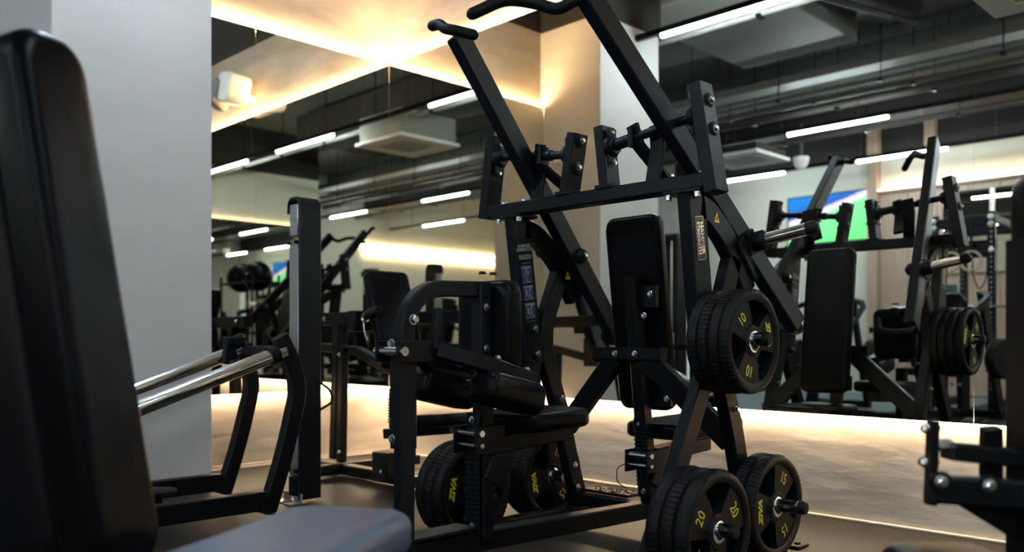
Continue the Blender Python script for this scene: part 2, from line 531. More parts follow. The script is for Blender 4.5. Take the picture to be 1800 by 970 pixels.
# cove above the panelling, and a band of mirror under it
with B('cove_ledge', 'wood', None, 0) as bm: box(bm, (-.33, YB + .05, 3.0), (6.6, YB + .13, 3.04), .003)
o = bpy.data.objects['cove_ledge']; o['kind'] = 'structure'; o.name = 'trim_3'
r_ = thing('cove_light', 'warm light line along the top of the oak panelling', 'light', (-.33, YB, 3.04))
with B('diffuser', 'cove', r_, 0) as bm: box(bm, (-.33, YB + .07, 3.04), (6.6, YB + .10, 3.055), 0)
mirror('wall_mirror', 'high band of mirror on the oak panelling behind the power rack', [(.58, 2.6), (2.6, 4.65)], 'back', offset=YB + .09, zb=1.75, zt=2.90, strip='dark_paint')
r_ = thing('cove_light', 'warm light line high on the far bay wall', 'light', (11.0, -9.2, 2.95))
with B('diffuser', 'cove', r_, 0) as bm: box(bm, (10.98, -11.9, 2.90), (11.03, -7.35, 2.94), 0)
r_ = thing('shelf_light', 'second lower warm light line on the far bay wall', 'light', (11.0, -8.0, 2.55))
with B('diffuser', 'cove', r_, 0) as bm: box(bm, (10.98, -11.7, 2.72), (11.03, -7.5, 2.745), 0)
# a bright glazed door far back
wd = struct('window_1', 'white_plastic', lambda bm: [box(bm, (-4.0, YB, .05), (-3.94, YB + .05, 2.45), .003), box(bm, (-3.63, YB, .05), (-3.57, YB + .05, 2.45), .003), box(bm, (-4.0, YB, 2.4), (-3.57, YB + .05, 2.46), .003)])
struct('pane', 'daylight_pane', lambda bm: box(bm, (-3.94, YB + .005, .08), (-3.63, YB + .02, 2.40), 0), wd)

# ------------------------------------------------------------------ ceiling services
def lamp_track(y, z, x0, x1, lamps, label):
    t = thing('lamp_track', label, 'track light', (x0, y, z))
    with B('rail', 'frame', t, 0) as bm: box(bm, (x0, y - .022, z), (x1, y + .022, z + .05), .003)
    with B('hanger', 'pipe', t, 0) as bm:
        x = x0 + .3
        while x < x1:
            tube(bm, [(x, y, z + .05), (x, y, 4.35)], .006, 6); x += 1.7
    for a, b_ in lamps:
        with B('lamp_tube', 'lamp', t, 60) as bm:
            tube(bm, [(a, y, z - .012), (b_, y, z - .012)], .020, 12)
    return t
lamp_track(-2.10, 3.30, .55, 8.1, [(.87, 2.10), (3.95, 5.26), (6.10, 7.30)], 'suspended track of cool lamps nearest the mirrors')
lamp_track(-1.90, 3.30, -3.9, -.5, [(-3.6, -2.4), (-2.0, -.8)], 'added unseen track of cool lamps brightening the alcove slats beyond the pillar')  # added track, hidden by the pillar, to brighten the slat wall
lamp_track(-6.00, 3.30, -1.2, 10.9, [(-.06, 1.13), (2.6, 3.8), (5.85, 7.06), (8.8, 10.0)], 'middle suspended track of cool lamps')
lamp_track(-8.15, 3.30, -3.8, 10.9, [(-2.35, -1.25), (-.15, 1.03), (3.2, 4.4), (5.8, 7.0), (8.4, 9.7)], 'suspended track of cool lamps beside the back wall')

def cassette(x, y, z, s, label, hh=.34):
    t = thing('ceiling_cassette', label, 'air conditioner', (x, y, z))
    with B('fascia', 'white_plastic', t, 0) as bm:
        h = s / 2; q = s * .29
        for lo, hi in (((x - h, y - h, z), (x + h, y - q, z + .04)), ((x - h, y + q, z), (x + h, y + h, z + .04)), ((x - h, y - q, z), (x - q, y + q, z + .04)), ((x + q, y - q, z), (x + h, y + q, z + .04))): box(bm, lo, hi, .004)
    with B('intake_grille', 'intake', t, 0) as bm: box(bm, (x - q, y - q, z + .012), (x + q, y + q, z + .035), .003)
    with B('housing', 'duct' if hh > .2 else 'dark_paint', t, 0) as bm: box(bm, (x - h + .04, y - h + .04, z + .04), (x + h - .04, y + h - .04, z + hh), .004)
    with B('hanger', 'pipe', t, 0) as bm:
        for sx in (-1, 1):
            for sy in (-1, 1): tube(bm, [(x + sx * (h - .08), y + sy * (h - .08), z + .3), (x + sx * (h - .08), y + sy * (h - .08), 4.35)], .005, 6)
cassette(3.45, -2.85, 3.18, .92, 'white square ceiling cassette above the plate loaded machine')
cassette(-.92, -6.45, 3.16, .86, 'white square ceiling cassette before the television wall', .14)

def solo(name, mat, label, cat, fn, smooth=0, group=None):
    bm = bmesh.new(); fn(bm); o = finish(bm, name, mat, None, smooth)
    bb = [V(c) for c in o.bound_box]; ctr = sum(bb, V()) / 8
    origin_to(o, (ctr.x, ctr.y, min(v.z for v in bb)))
    return tag(o, label, cat, group)
solo('air_duct', 'duct', 'wide pale rectangular duct across the ceiling behind the first lamps', 'duct', lambda bm: box(bm, (.1, -4.72, 3.76), (1.35, -2.62, 4.1), .01))
solo('air_duct', 'dark_paint', 'long rectangular duct running beside the back wall', 'duct', lambda bm: box(bm, (-3.9, -7.9, 3.70), (10.8, -7.35, 4.05), .01))
solo('air_duct', 'dark_paint', 'dark lined duct above the room centre', 'duct', lambda bm: box(bm, (1.6, -4.8, 3.85), (6.8, -3.3, 4.25), .01))
solo('ceiling_beam', 'slab', 'concrete beam crossing the ceiling above the middle lamps', 'beam', lambda bm: box(bm, (-4.0, -6.9, 3.95), (11.0, -6.55, 4.35), .01))
def tray(y, z, label):
    t = thing('cable_tray', label, 'cable tray', (0, y, z))
    with B('tray_floor', 'tray', t, 0) as bm: box(bm, (-3.8, y - .15, z), (10.8, y + .15, z + .006), 0)
    for s in (-1, 1):
        with B('side_rail', 'pipe', t, 0) as bm: box(bm, (-3.8, y + s * .15 - .006, z - .01), (10.8, y + s * .15 + .006, z + .07), 0)
    with B('hanger', 'pipe', t, 0) as bm:
        x = -3.2
        while x < 10.7:
            for s in (-1, 1): tube(bm, [(x, y + s * .17, z), (x, y + s * .17, 4.35)], .006, 6)
            x += 1.3
tray(-5.15, 3.60, 'perforated steel cable tray hung across the ceiling')
def pipe(y, z, r, label, mat='pipe'):
    t = thing('ceiling_pipe', label, 'pipe', (0, y, z))
    with B('run', mat, t, 60) as bm: tube(bm, [(-3.8, y, z), (10.8, y, z)], r, 12)
    with B('hanger', 'frame', t, 0) as bm:
        x = -2.9
        while x < 10.7: tube(bm, [(x, y, z), (x, y, 4.35)], .006, 6); box(bm, (x - .02, y - r - .01, z - r - .01), (x + .02, y + r + .01, z - r + .02), 0); x += 1.1
pipe(-5.75, 3.55, .03, 'thin brown sprinkler pipe beside the cable tray')
pipe(-6.35, 3.62, .045, 'brown pipe behind the middle lamps')
pipe(-4.9, 3.40, .022, 'thin dark conduit under the cable tray')
pipe(-2.55, 3.42, .03, 'pale pipe beside the first lamp track', 'tray')
pipe(-7.15, 3.48, .035, 'brown pipe nearest the back wall')
solo('drain_pipe', 'pipe', 'short pipe running across the ceiling toward the mirrors', 'pipe', lambda bm: tube(bm, [(1.45, -3.1, 3.80), (1.90, -4.75, 3.80)], .03, 12), 60)
t = thing('dome_camera', 'white dome camera hanging above the television', 'camera', (-.50, -7.2, 3.08))
with B('dome', 'white_plastic', t) as bm: lathe(bm, [(0, -.10), (.05, -.09), (.085, -.04), (.09, 0), (.10, .01), (.10, .06), (0, .07)], (-.50, -7.2, 3.20), (0, 0, 1), 20)
with B('stem', 'pipe', t, 60) as bm: tube(bm, [(-.50, -7.2, 3.26), (-.50, -7.2, 3.70)], .02, 8)
# speaker on the front wall, just above the mirror: seen in the side mirror
t = thing('wall_speaker', 'white wedge speaker on the plaster above the mirror edge', 'speaker', (2.2, 0, 2.85))
with B('cabinet', 'white_speaker', t) as bm: pad(bm, (2.03, -.16, 2.99), (1, .15, .25), (-.22, .1, .95), .34, .26, .20, .06, .03)
with B('grille', 'grey_plastic', t) as bm: pad(bm, (2.20, -.20, 2.965), (-.30, -.55, .25), (-.22, .1, .95), .22, .24, .10, .05, .02)
with B('wall_bracket', 'white_speaker', t) as bm: bar(bm, [(2.03, .04, 2.93), (2.03, -.10, 2.95)], .05, .05)

# television on the back wall
t = thing('television', 'wall television showing a football match on the cream back wall', 'television', (-1.11, YB, 2.35))
with B('bezel', 'frame', t, 0) as bm: box(bm, (-1.80, YB + .06, 2.325), (-.425, YB + .10, 3.105), .006)
bm = bmesh.new(); box(bm, (-1.775, YB + .10, 2.345), (-.45, YB + .103, 3.085), 0); s_ = finish(bm, 'screen', 'tv', None, 0); origin_to(s_, (-1.11, YB + .10, 2.71)); s_.parent = t; s_.location = s_.location - t.location
with B('wall_mount', 'frame', t, 0) as bm: box(bm, (-1.3, YB, 2.5), (-.9, YB + .06, 2.9), .004)

# ================================================================== THE CHEST AND ROW MACHINE
XC = 2.885; XL, XRR = 2.485, 3.335
mc = thing('chest_row_machine', 'black plate loaded chest and back machine with two long lever arms before the mirror', 'exercise machine', (XC, -1.2, 0))
def P(x, pts): return [(x, y, z) for y, z in pts]
uprights = {}
for x, nm in ((XL, 'left'), (XRR, 'right')):
    s = -1 if nm == 'left' else 1
    with B('upright', 'frame', mc) as bm:
        bar(bm, P(x, [(-1.195, 1.315), (-1.13, .85), (-1.105, .70)]), .05, .105)
        pass
    uprights[s] = C.objects[-1]
    with B('front_leg', 'frame', mc) as bm: bar(bm, smooth_path(P(x, [(-1.10, .80), (-1.10, .70), (-1.276, .38), (-1.445, .075)]), 3), .048, .076)
    with B('rear_leg', 'frame', mc) as bm:
        bar(bm, smooth_path(P(x, [(-.93, 1.10), (-1.03, .87), (-1.03, .735), (-.93, .50), (-.86, .25), (-.795, .07)]), 4), .05, .076)
    with B('strut', 'frame', mc) as bm:
        bar(bm, smooth_path(P(x, [(-1.165, 1.265), (-1.10, 1.255), (-1.0, 1.19), (-.925, 1.115), (-.835, .985)]), 4), .05, .085)
    with B('stop_bracket', 'frame', mc) as bm:
        bar(bm, [(x + .01, -.93, 1.17), (x + .01, -.80, 1.04)], .06, .06)
        bar(bm, [(x + .02, -.885, 1.15), (x + .02, -.835, 1.175)], .055, .09)
    with B('foot_rail', 'frame', mc) as bm:
        bar(bm, [(x, -1.55, .045), (x, -.60, .045)], .06, .055)
    with B('foot_plate', 'frame', mc) as bm:
        box(bm, (x + .0, -.64, 0), (x + .115, -.55, .012), .003); box(bm, (x - .03, -.66, 0), (x + .03, -.60, .075), .004)
        box(bm, (x - .03, -1.60, 0), (x + .10, -1.52, .012), .003)
        lathe(bm, [(0, .013), (.012, .013), (.012, .019), (0, .02)], (x + .085, -.59, 0), (0, 0, 1), 8)
# crossbar and pivot posts
with B('crossbar', 'frame', mc) as bm:
    bar(bm, [(XC - .555, -1.2, 1.343), (XC + .53, -1.2, 1.343)], .075, .052, (0, 1, 0))
    for x in (XL, XRR): box(bm, (x - .075, -1.255, 1.303), (x + .075, -1.145, 1.317), .003)
posts = [(XC - .565, XC - .515, 1.318, 1.665), (XC - .105, XC - .062, 1.366, 1.60), (XC + .098, XC + .070, 1.366, 1.60), (XC + .555, XC + .490, 1.300, 1.675)]
for i, (xb, xt, z0, z1) in enumerate(posts):
    w = .05 if i in (0, 3) else .042
    with B('pivot_post', 'frame', mc) as bm:
        bar(bm, [(xb, -1.2, z0), (xt, -1.2, z1)], w, .085)
        if i in (1, 2): bar(bm, [(xb, -1.2, z0), (xb, -1.2, z0 + .012)], .075, .10)
    po = C.objects[-1]
    d = V((xt - xb, 0, z1 - z0)); zs = 1.57 if i in (0, 3) else 1.525
    f = (zs - z0) / (z1 - z0); cx = xb + (xt - xb) * f
    out = -1 if i in (0, 2) else 1          # side away from the shaft
    with B('bearing', 'frame_blue', mc) as bm:
        ax = V((-out, 0, 0)); o = V((cx - out * w / 2, -1.2, zs))
        lathe(bm, [(0, 0), (.042, 0), (.042, .012), (.030, .022), (.030, .03), (.017, .03), (.017, .024), (0, .024)], o, ax, 24)
        bar(bm, [o + ax * .006 + V((0, 0, .065)), o + ax * .006 - V((0, 0, .065))], .012, .05)
    with B('bolt', 'zinc', mc) as bm:
        for dz in (.045, -.055):
            xx = xb + (xt - xb) * ((zs + dz - z0) / (z1 - z0))
            bolt(bm, (xx + out * w / 2 + out * .006, -1.2, zs + dz), (out, 0, 0), .0095, .012)
            bolt(bm, (xx - out * (w / 2 + .012), -1.2, zs + dz * 1.15), (-out, 0, 0), .009, .008)
    with B('bolt_washer', 'rubber', mc) as bm:
        for dz in (.045, -.055):
            xx = xb + (xt - xb) * ((zs + dz - z0) / (z1 - z0))
            lathe(bm, [(0, 0), (.026, 0), (.026, .004), (.018, .008), (0, .008)], (xx + out * w / 2, -1.2, zs + dz), (out, 0, 0), 20)
shafts = [((XC - .49, -1.2, 1.575), (XC - .10, -1.2, 1.525)), ((XC + .10, -1.2, 1.525), (XC + .47, -1.2, 1.572))]
# lever arms
arms = [dict(top=V((2.578, -1.592, 1.930)), bot=V((2.545, -.640, .855)), s=-1, hand=[(2.578, -1.60, 1.945), (2.60, -1.665, 1.955), (2.66, -1.70, 1.93), (2.69, -1.62, 1.925), (2.73, -1.75, 1.935), (2.80, -1.82, 1.93)]),
        dict(top=V((3.172, -1.560, 1.945)), bot=V((3.405, -.605, .885)), s=1, hand=None)]
for i, A in enumerate(arms):
    s = A['s']; top, bot = A['top'], A['bot']; d = (bot - top).normalized()
    with B('pivot_shaft', 'frame_blue', mc) as bm:
        tube(bm, [shafts[i][0], shafts[i][1]], .0165, 16)
        a, b_ = V(shafts[i][0]), V(shafts[i][1]); e = (b_ - a).normalized()
        for q in ((.30, .70) if s < 0 else (.18, .62)): tube(bm, [a + e * (a - b_).length * q, a + e * ((a - b_).length * q + .02)], .0215, 16)
        if s > 0: tube(bm, [a + e * .02, a + e * .10], .022, 16)
    with B('lever_arm', 'frame_blue', mc) as bm:
        bar(bm, [top - d * .02, bot + d * .03], .052, .085)
    arm_o = C.objects[-1]
    # upper grip: a bent tube reaching toward the middle and back over the user
    if s < 0:
        path = [(2.585, -1.590, 1.945), (2.60, -1.66, 1.95), (2.635, -1.71, 1.93)]
        gp = [(2.50, -1.66, 1.985), (2.535, -1.655, 1.985), (2.575, -1.66, 1.955), (2.605, -1.655, 1.945), (2.665, -1.60, 1.925)]
    else:
        gp = [(3.172, -1.575, 1.930), (3.15, -1.60, 1.912), (3.10, -1.62, 1.893), (3.03, -1.67, 1.925), (2.975, -1.74, 1.932), (2.905, -1.825, 1.878)]
    with B('upper_grip', 'grip', mc, 60) as bm:
        q = smooth_path(gp, 4); tube(bm, q, .020, 16)
        for e in (0, -1): lathe(bm, [(0, -.020), (.012, -.015), (.018, -.007), (.020, 0)], q[e], (V(q[1 if e == 0 else -2]) - V(q[e])), 16)
    low = bot + d * .01
    with B('lower_grip', 'grip', mc, 60) as bm:
        if s < 0: q = smooth_path([low + V((-.01, -.02, .02)), low + V((-.035, -.03, -.03)), low + V((-.02, .0, -.055)), low + V((.07, .10, -.03)), low + V((.12, .15, .01))], 4)
        else: q = smooth_path([low + V((.0, -.01, .01)), low + V((.01, .04, -.03)), low + V((-.03, .09, -.04)), low + V((-.12, .10, -.03)), low + V((-.14, .07, .03))], 4)
        tube(bm, q, .0165, 14)
    # weight horn
    t_ = (top.z - 1.165) / (top.z - bot.z); hp = top + (bot - top) * t_
    h0 = hp + V((s * .026, .02, 0)); h1 = h0 + V((s * .21, .03, .036)); e = (h1 - h0).normalized()
    with B('weight_horn', 'chrome', mc, 60) as bm: tube(bm, [h0 + e * .05, h1], .024, 22)
    with B('horn_collar', 'frame', mc, 60) as bm: lathe(bm, [(0, 0), (.036, 0), (.038, .015), (.038, .045), (.030, .055), (.022, .055)], h0, e, 24)
    with B('horn_cap', 'rubber', mc, 60) as bm: lathe(bm, [(.0255, -.012), (.0262, .01), (.023, .022), (.012, .03), (0, .032)], h1, e, 20)
    with B('horn_boss', 'rubber', mc, 60) as bm: lathe(bm, [(0, 0), (.034, 0), (.033, .014), (.022, .028), (0, .034)], hp - V((s * .026, -.01, 0)), (-s, 0, 0), 22)
    with B('bolt', 'zinc', mc) as bm: bolt(bm, hp - V((s * .058, -.01, 0)), (-s, 0, 0), .008, .006)
    # links that tie shaft and arm together
    a = V(shafts[i][0]).lerp(V(shafts[i][1]), .62 if s < 0 else .30)
    with B('link', 'frame', mc) as bm:
        bar(bm, [a + V((0, -.01, .045)), a + V((.02 * s, 0, -.03)), a + V((.06 if s > 0 else .06, .12, -.15))], .05, .018, (1, 0, 0), .003)
        bar(bm, [a + V((0, .0, .035)), a + V((0, 0, -.035))], .022, .06)
    c_ = V(shafts[i][0]).lerp(V(shafts[i][1]), .50 if s < 0 else .50)
    with B('link', 'frame', mc) as bm:
        bar(bm, [(c_.x - (.0 if s < 0 else -.0), -1.19, 1.36), (c_.x + .01, -1.17, 1.50), (c_.x + .0, -1.165, 1.58)], .06, .016, (1, 0, 0), .003)
with B('bolt', 'zinc', mc) as bm:
    for x in (XL, XRR):
        for dx in (-.058, .058):
            for y in (-1.24,):
                bolt(bm, (x + dx, y, 1.303), (0, 0, -1), .011, .016); bolt(bm, (x + dx, y + .03, 1.370), (0, 0, 1), .010, .010)
        s = 1 if x > XC else -1
        for y, z in ((-1.125, .85), (-1.11, .745)): bolt(bm, (x + .033 + .008, y, z), (1, 0, 0), .010, .010)
        for y, z in ((-.865, .255), (-.845, .155), (-.95, .55)): bolt(bm, (x + .031, y, z), (1, 0, 0), .010, .010)
with B('bolt_washer', 'rubber', mc) as bm:
    for x in (XL, XRR):
        for y, z in ((-1.125, .85), (-1.11, .745)): lathe(bm, [(0, 0), (.024, 0), (.022, .010), (.012, .016), (0, .016)], (x + .025, y, z), (1, 0, 0), 20)
# centre: T block, braces, post, back pad
with B('brace_block', 'frame', mc) as bm: bar(bm, [(XC - .165, -.95, .747), (XC + .165, -.95, .747)], .05, .052, (0, 1, 0))
for x, s in ((XL, -1), (XRR, 1)):
    with B('brace', 'frame', mc) as bm: bar(bm, [(XC + s * .07, -.945, .735), (x - s * .02, -.90, .425)], .045, .085, (0, 1, 0))
with B('bolt', 'zinc', mc) as bm:
    for dx in (-.055, .045): bolt(bm, (XC + dx, -.977, .747), (0, -1, 0), .010, .009)
with B('centre_post', 'frame', mc) as bm: bar(bm, [(XC + .015, -.955, 1.06), (XC + .015, -.90, .62), (XC + .015, -.835, .11)], .055, .055)
with B('back_pad', 'vinyl', mc) as bm: pad(bm, (XC - .02, -.85, .912), (1, 0, 0), (0, -.105, .80), .272, .80, .06, .045, .02)
with B('pad_bracket', 'frame', mc) as bm:
    box(bm, (XC - .03, -.935, .93), (XC + .11, -.905, 1.02), .004); box(bm, (XC - .05, -.845, .53), (XC + .12, -.82, .61), .004)
with B('bolt', 'zinc', mc) as bm:
    for dx, y, z in ((.09, -.937, .985), (.06, -.937, .90), (.105, -.847, .565), (-.035, -.847, .575)): bolt(bm, (XC + dx, y, z), (0, -1, 0), .010, .007)

XR2 = XC + .02
def ratchet_seat(yp, z_top, d, seat_z, seat_len, lean, seat_w, co=0.0, up=0.0, near=.10):
    """adjustable seat on a toothed post; d=+1 the seat reaches toward the mirror"""
    x = XR2
    with B('toothed_plate', 'frame_blue', mc) as bm:
        z0, z1 = .16, z_top
        yy = lambda z: yp + lean * (z_top - z) - .028
        bar(bm, [(x - .008, yy(z0), z0), (x - .008, yy(z1), z1)], .062, .008)
    with B('toothed_teeth', 'frame_blue', mc) as bm:
        z = z0 + .05
        while z < z1 - .055:
            box(bm, (x - .036, yy(z) - .013, z), (x + .020, yy(z) - .002, z + .0075), .0015); z += .0165
    with B('bolt', 'zinc', mc) as bm:
        for z in (.185, z_top - .022): bolt(bm, (x - .008, yy(z) - .004, z), (0, -1, 0), .009, .008)
    with B('seat_carriage', 'frame', mc) as bm:
        yc = yp + lean * (z_top - seat_z)
        for s in (-1, 1): box(bm, (x + s * .052 - .004, yc - .075, seat_z - .115 + co), (x + s * .052 + .004, yc + .06, seat_z - .025 + co), .002)
        bar(bm, [(x + .0, yc + .04, seat_z - .075), (x, yc + .42 * d, seat_z - .055)], .075, .06)
        bar(bm, [(x + .03, yc + .03, seat_z - .20), (x + .03, yc + .10, seat_z - .07)], .012, .10)
    with B('seat_pin', 'chrome', mc, 60) as bm:
        for dz in (-.045, -.085): tube(bm, [(x - .06, yc - .055, seat_z + dz + co), (x + .068, yc - .055, seat_z + dz + co)], .011 if dz > -.05 else .008, 12)
    with B('seat', 'vinyl', mc) as bm:
        pad(bm, (x, yc + near + seat_len / 2, seat_z + up), (1, 0, 0), (0, 1, .02), seat_w, seat_len, .065, .06, .02)
ratchet_seat(-.873, .485, 1, .405, .50, .10, .31, -.022, .028, .03)
ratchet_seat(-1.785, .56, 1, .525, .33, 0.0, .28, .018)
with B('pull_loop', 'grip', mc, 60) as bm: tube(bm, smooth_path([(XC - .035, -.93, .30), (XC - .075, -.94, .28), (XC - .075, -.94, .22), (XC - .035, -.93, .20)], 5), .002, 6)
# row side: post, arch, chest pad
with B('rear_post', 'frame', mc) as bm: bar(bm, [(XR2, -1.775, .14), (XR2, -1.775, .63)], .058, .05)
with B('spine', 'frame', mc) as bm:
    bar(bm, [(XC, -2.20, .145), (XC, -.80, .105)], .062, .066, (1, 0, 0))
    bar(bm, [(XC, -1.80, .16), (XC, -1.68, .26)], .02, .05)
with B('base_beam', 'frame', mc) as bm:
    bar(bm, [(XL - .04, -.815, .10), (XRR + .02, -.815, .10)], .06, .05, (0, 1, 0))
    bar(bm, [(XC - .36, -2.13, .055), (XC + .36, -2.13, .055)], .06, .10, (0, 1, 0))
with B('bolt', 'zinc', mc) as bm: bolt(bm, (XC - .075, -.846, .105), (0, -1, 0), .009, .008)
with B('tread_plate', 'rubber', mc, 0) as bm:
    box(bm, (XL + .03, -.80, .128), (XL + .27, -.70, .142), .003)
    random.seed(3)
    for i in range(60):
        px, py = XL + .04 + random.random() * .22, -.79 + random.random() * .08
        box(bm, (px, py, .141), (px + .006, py + .006, .1455), 0)
    box(bm, (XC - .05, -2.10, .178), (XC + .05, -1.83, .190), .003)
with B('foot', 'rubber', mc) as bm:
    for s in (-1, 1): box(bm, (XC + s * .36 - .035, -2.17, 0), (XC + s * .36 + .035, -2.09, .03), .003)
arch = [(XR2, -2.105, .10), (XR2, -2.105, .80)] + [(XR2, -1.965 + .14 * math.cos(R(a)), .825 + .14 * math.sin(R(a))) for a in range(180, 89, -10)] + [(XR2, -1.65, .975)]
with B('arch', 'frame_blue', mc) as bm: bar(bm, arch, .046, .052)
with B('post_sleeve', 'frame_blue', mc) as bm: bar(bm, [(XR2, -2.108, .47), (XR2, -2.108, .80)], .056, .066)
with B('pad_mount', 'frame_blue', mc) as bm: bar(bm, [(XR2 + .01, -1.795, .985), (XR2 + .01, -1.795, .665)], .055, .05)
with B('chest_pad', 'vinyl', mc) as bm: pad(bm, (XC, -1.728, .845), (1, 0, 0), (0, 0, 1), .26, .315, .082, .05, .03)
with B('bolt', 'zinc', mc) as bm:
    for z in (.91, .775): bolt(bm, (XR2 + .038, -1.795, z), (1, 0, 0), .010, .008)
    bolt(bm, (XR2 - .008, -2.142, .50), (0, -1, 0), .011, .010)
    bolt(bm, (XR2 + .024, -2.09, .865), (1, 0, 0), .013, .016)
    bolt(bm, (XR2 - .008, -2.145, .79), (0, -1, 0), .012, .010)
with B('cap_screw', 'rubber', mc) as bm:
    for y in (-1.76, -1.71): lathe(bm, [(0, 0), (.014, 0), (.011, .008), (0, .010)], (XC, y, 1.024), (0, 0, 1), 12)
# swinging thigh hold-down: plates on the arch post, two tubes carrying padded rollers
with B('pivot_cheek', 'frame', mc) as bm:
    for q in (-1, 1): box(bm, (XR2 + q * .052 - .004, -2.175, .735), (XR2 + q * .052 + .004, -1.98, .80), .002)
for q in (-1, 1):
    with B('thigh_arm', 'frame', mc) as bm:
        bar(bm, [(XR2 + q * .055, -2.02, .770), (XR2 + q * .11, -1.94, .742), (XR2 + q * .155, -1.88, .720), (XR2 + q * .16, -1.70, .668)], .048, .05)
    with B('thigh_roller', 'vinyl', mc) as bm:
        c0 = V((XR2 + q * .16, -1.935, .660)); c1 = V((XR2 + q * .16, -1.695, .606)); ax = (c1 - c0).normalized()
        pad(bm, (c0 + c1) / 2, (1, 0, 0), ax, .125, (c1 - c0).length, .108, .022, .034)
with B('pivot_pin', 'chrome', mc, 60) as bm: tube(bm, [(XR2 - .075, -2.155, .768), (XR2 + .07, -2.155, .768)], .014, 16)
with B('bolt', 'zinc', mc) as bm:
    for y, z in ((-1.86, .744), (-1.73, .704)): bolt(bm, (XR2 + .16, y, z), (0, -.2, 1), .010, .008)
with B('hold_down_grip', 'grip', mc, 60) as bm: lathe(bm, [(0, 0), (.018, 0), (.018, .11), (.014, .124), (0, .13)], (XR2 + .05, -2.02, .775), (.02, .06, 1), 18)

# storage horns on the side frames
HORNS = [(-1.10, .80, .0), (-1.31, .187, .0), (-.845, .20, .0)]
for s, x in ((-1, XL), (1, XRR)):
    for (y, z, _) in HORNS:
        yy = y - (.05 if (s < 0 and z < .5) else 0)
        with B('storage_horn', 'horn', mc, 60) as bm:
            x1 = x + s * .235
            tube(bm, [(x, yy, z), (x1, yy, z + .006)], .0235, 20)
        with B('horn_cap', 'rubber', mc, 60) as bm:
            lathe(bm, [(.0245, 0), (.0245, .012), (.020, .022), (0, .024)], (x1 - s * .008, yy, z + .006), (s, 0, 0), 20)

# badges and stickers
xf = XRR + .0262
def up_y(z): return -1.13 - .065 * (z - .85) / .465
slope = V((0, -.065, .465)).normalized()
across = V((0, 1, .14)).normalized()
with B('badge', 'black_print', uprights[1], 0) as bm: decal(bm, (xf - .0010, up_y(1.155), 1.155), across, slope, rect(.048, .152))
with B('badge_border', 'plate_badge', uprights[1], 0) as bm:
    for a, w, h in (((-.0235, 0), .0014, .150), ((.0235, 0), .0014, .150), ((0, -.0745), .048, .0014), ((0, .0745), .048, .0014)):
        decal(bm, V((xf - .0004, up_y(1.155), 1.155)) + across * a[0] + slope * a[1], across, slope, rect(w, h))
for txt, off, sz in (('HAMMER', .0105, .0245), ('STRENGTH', -.0105, .0225)):
    lettering(txt, sz, V((xf, up_y(1.155), 1.155)) + across * off, -slope, across, 'plate_badge', uprights[1], bold=.0008, sx=1.12 if txt == 'HAMMER' else 1.0)
def warning(x, y, z, w=.034):
    with B('warning_label', 'warning', mc, 0) as bm: decal(bm, (x, y, z), (0, 1, 0), (0, 0, 1), [(-w / 2, -w * .5), (w / 2, -w * .5), (0, w * .62)])
    with B('warning_symbol', 'black_print', mc, 0) as bm:
        for a, b_, c_, d_ in ((0, -.002, .006, .012), (.004, .002, .007, .004), (-.004, -.007, .008, .003), (0, .009, .004, .004)): decal(bm, (x + .0006, y + a, z + b_), (0, 1, 0), (0, 0, 1), rect(c_, d_))
plate_host = uprights[1]
warning(XRR + .0262, -1.07, 1.235)
warning(XL + .0262, -.905, 1.085)
xf = XL + .0262
def put(z, dy=0): return V((xf, up_y(z) + dy, z))
lettering('HAMMER\nSTRENGTH', .0185, put(1.185), across, slope, 'white_print', uprights[-1], bold=.0007)
lettering('ISO-LATERAL\nCHEST/BACK', .0125, put(1.147), across, slope, 'white_print', uprights[-1], bold=.0004)
lettering('Start No. 1 CB', .008, put(1.122), across, slope, 'white_print', uprights[-1])
for z, hh, kind in ((1.075, .072, 0), (1.000, .062, 1), (.925, .066, 1)):
    c_ = put(z)
    with B('instruction_panel', 'blue_print', uprights[-1], 0) as bm: decal(bm, c_ - V((.0008, 0, 0)), across, slope, rect(.058, hh))
    with B('panel_header', 'grey_print', uprights[-1], 0) as bm: decal(bm, c_ + slope * (hh / 2 - .006), across, slope, rect(.056, .011)); decal(bm, c_ - slope * (hh / 2 - .003), across, slope, rect(.056, .003))
    with B('panel_figure', 'sky_print', uprights[-1], 0) as bm:
        def stick(p, q, w=.0028):
            p, q = V((p[0], p[1], 0)), V((q[0], q[1], 0)); m_ = (p + q) / 2; dd = q - p
            X = across * dd.x + slope * dd.y
            decal(bm, c_ + across * m_.x + slope * m_.y, X, V((1, 0, 0)).cross(X), rect(dd.length, w))
        if kind == 0:
            for p, q in (((0, .016), (0, -.010)), ((0, .014), (-.016, .002)), ((-.016, .002), (-.010, -.012)), ((0, .012), (.016, .006)), ((0, -.010), (-.010, -.024)), ((-.010, -.024), (.008, -.030))): stick(p, q)
            decal(bm, c_ + slope * .022, across, slope, [(.006 * math.cos(k), .006 * math.sin(k)) for k in [i * .785 for i in range(8)]])
        else:
            for p, q in (((.010, .012), (.004, -.004)), ((.010, .012), (-.010, .006)), ((.004, -.004), (-.004, -.024)), ((.004, -.004), (.014, -.022)), ((.014, -.022), (.020, -.022))): stick(p, q)
            decal(bm, c_ + across * .012 + slope * .018, across, slope, [(.005 * math.cos(k), .005 * math.sin(k)) for k in [i * .785 for i in range(8)]])
    with B('panel_accent', 'red_print' if kind == 0 else 'orange_print', uprights[-1], 0) as bm:
        if kind == 0: decal(bm, c_ + V((.0003, 0, 0)) + across * .006 + slope * .003, across, slope, [(-.008, .006), (.009, .008), (.004, -.008)])
        else:
            decal(bm, c_ + V((.0003, 0, 0)) - across * .012 + slope * .002, across, slope, [(-.005, .012), (0, .013), (.004, -.004), (.001, -.016), (-.004, -.014)])
